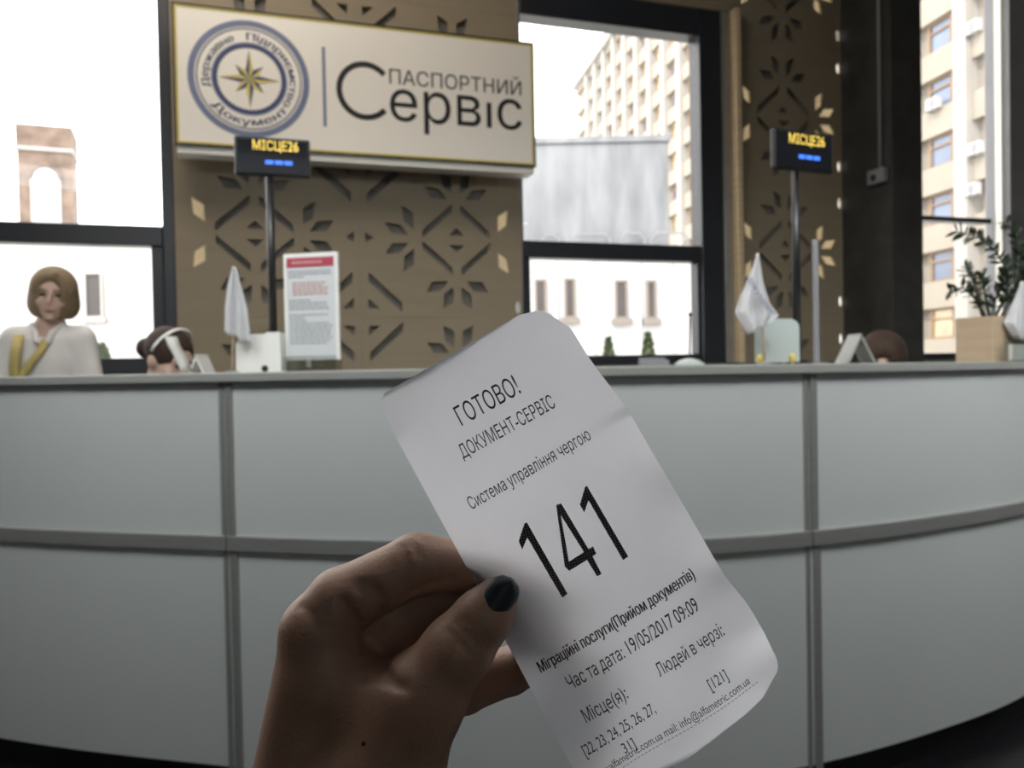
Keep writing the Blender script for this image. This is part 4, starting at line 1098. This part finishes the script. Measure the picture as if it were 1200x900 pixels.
# white annex seen through the left window
Yc = 38.0
ax = thing('annex', 'plain white annex with one narrow window beyond the left window', 'building', (0, Yc, 0))
qx2 = lambda px: at(px, 350, Yc).x; qz2 = lambda px, py: at(px, py, Yc).z
boxo('wall', 'ewhite', ax, qx2(-500), qx2(330), 0, 10, -.3, qz2(90, 271), .05)
x0, x1, z0, z1 = qx2(100), qx2(122), qz2(110, 373), qz2(110, 319); b = MB()
for a in ((x0, x0 + .1, z0, z1), (x1 - .1, x1, z0, z1), (x0 + .1, x1 - .1, z0, z0 + .1), (x0 + .1, x1 - .1, z1 - .1, z1)): b.box(a[0], a[1], -.15, .05, a[2], a[3])
f = b.build('window', 'facade2', ax); boxo('pane', 'eglassd', f, x0 + .1, x1 - .1, -.06, -.02, z0 + .1, z1 - .1, 0)
boxo('ledge', 'facade2', ax, x0 - .15, x1 + .15, -.25, 0, z0 - .2, z0, .02); boxo('roof_edge', 'ewhite', ax, qx2(-500), qx2(330), -.15, 10, qz2(90, 271), qz2(90, 268), .02)
# brick tower far left
Yt = 110.0; k = Yt / FPX; tx0, tx1 = at(26, 200, Yt).x, at(80, 200, Yt).x; ztw = at(53, 147, Yt).z
tw = thing('brick_tower', 'distant brown brick tower with an arched front seen through the left window', 'building', ((tx0 + tx1) / 2, Yt, 0), R_(22))
hw = (tx1 - tx0) / 2 / .95
boxo('shaft', 'brick', tw, -hw, hw, 0, 6, -.3, ztw - 3.2, .05); boxo('parapet', 'brick', tw, -hw - .1, hw + .1, -.15, 6, ztw - 3.0, ztw, .05); boxo('string_course', 'facade2', tw, -hw - .2, hw + .2, -.3, 6, ztw - 3.4, ztw - 2.9, .05)
zr = ztw - 7.0; arc = [(hw * .55 * math.cos(a), zr + hw * .55 * math.sin(a)) for a in [math.pi * i / 12 for i in range(13)]]
MB().prism([(-hw * .55, zr - 8), (hw * .55, zr - 8)] + arc, -.12, -.01).build('arched_window', 'ewhite', tw)
MB().tube([(x, -.15, z) for x, z in arc], .3, 6).build('arch_rim', 'brick', tw)
# shrubs outside the windows
def shrub(px0, px1, pytop, Y, label, cone):
    x0, x1 = at(px0, 400, Y).x, at(px1, 400, Y).x; h = at(px0, pytop, Y).z + .15; r = (x1 - x0) / 2
    t = thing('shrub', label, 'shrub', ((x0 + x1) / 2, Y, -.15), 0, 'shrubs outside the windows')
    MB().tube([(0, 0, 0), (0, 0, h * .5)], [.05, .03], 8).build('trunk', 'eframe', t)
    b = MB()
    for i in range(1800):
        z = random.random(); rad = r * (1.6 * (1 - z) ** .8 if cone else math.sqrt(max(0, 1 - (2 * z - 1) ** 2))) * math.sqrt(random.random())
        a = random.uniform(0, 2 * math.pi); p = Vector((rad * math.cos(a), rad * math.sin(a), .15 * h + .85 * h * z))
        d = Vector((random.uniform(-1, 1), random.uniform(-1, 1), random.uniform(0, 1))).normalized() * .07; e = d.cross(Vector((random.uniform(-1, 1), random.uniform(-1, 1), random.uniform(-1, 1)))).normalized() * .03
        b.add([p - d, p + e, p + d, p - e], [(0, 1, 2, 3)])
    b.build('foliage', 'shrub', t, fix=False)
shrub(699, 727, 397, 12, 'small pointed green shrub outside the middle window, the left one', True)
shrub(744, 775, 391, 12, 'taller pointed green shrub outside the middle window, behind the card box', True)
shrub(106, 131, 404, 12, 'low green shrub outside the left window beside the standing woman', False)
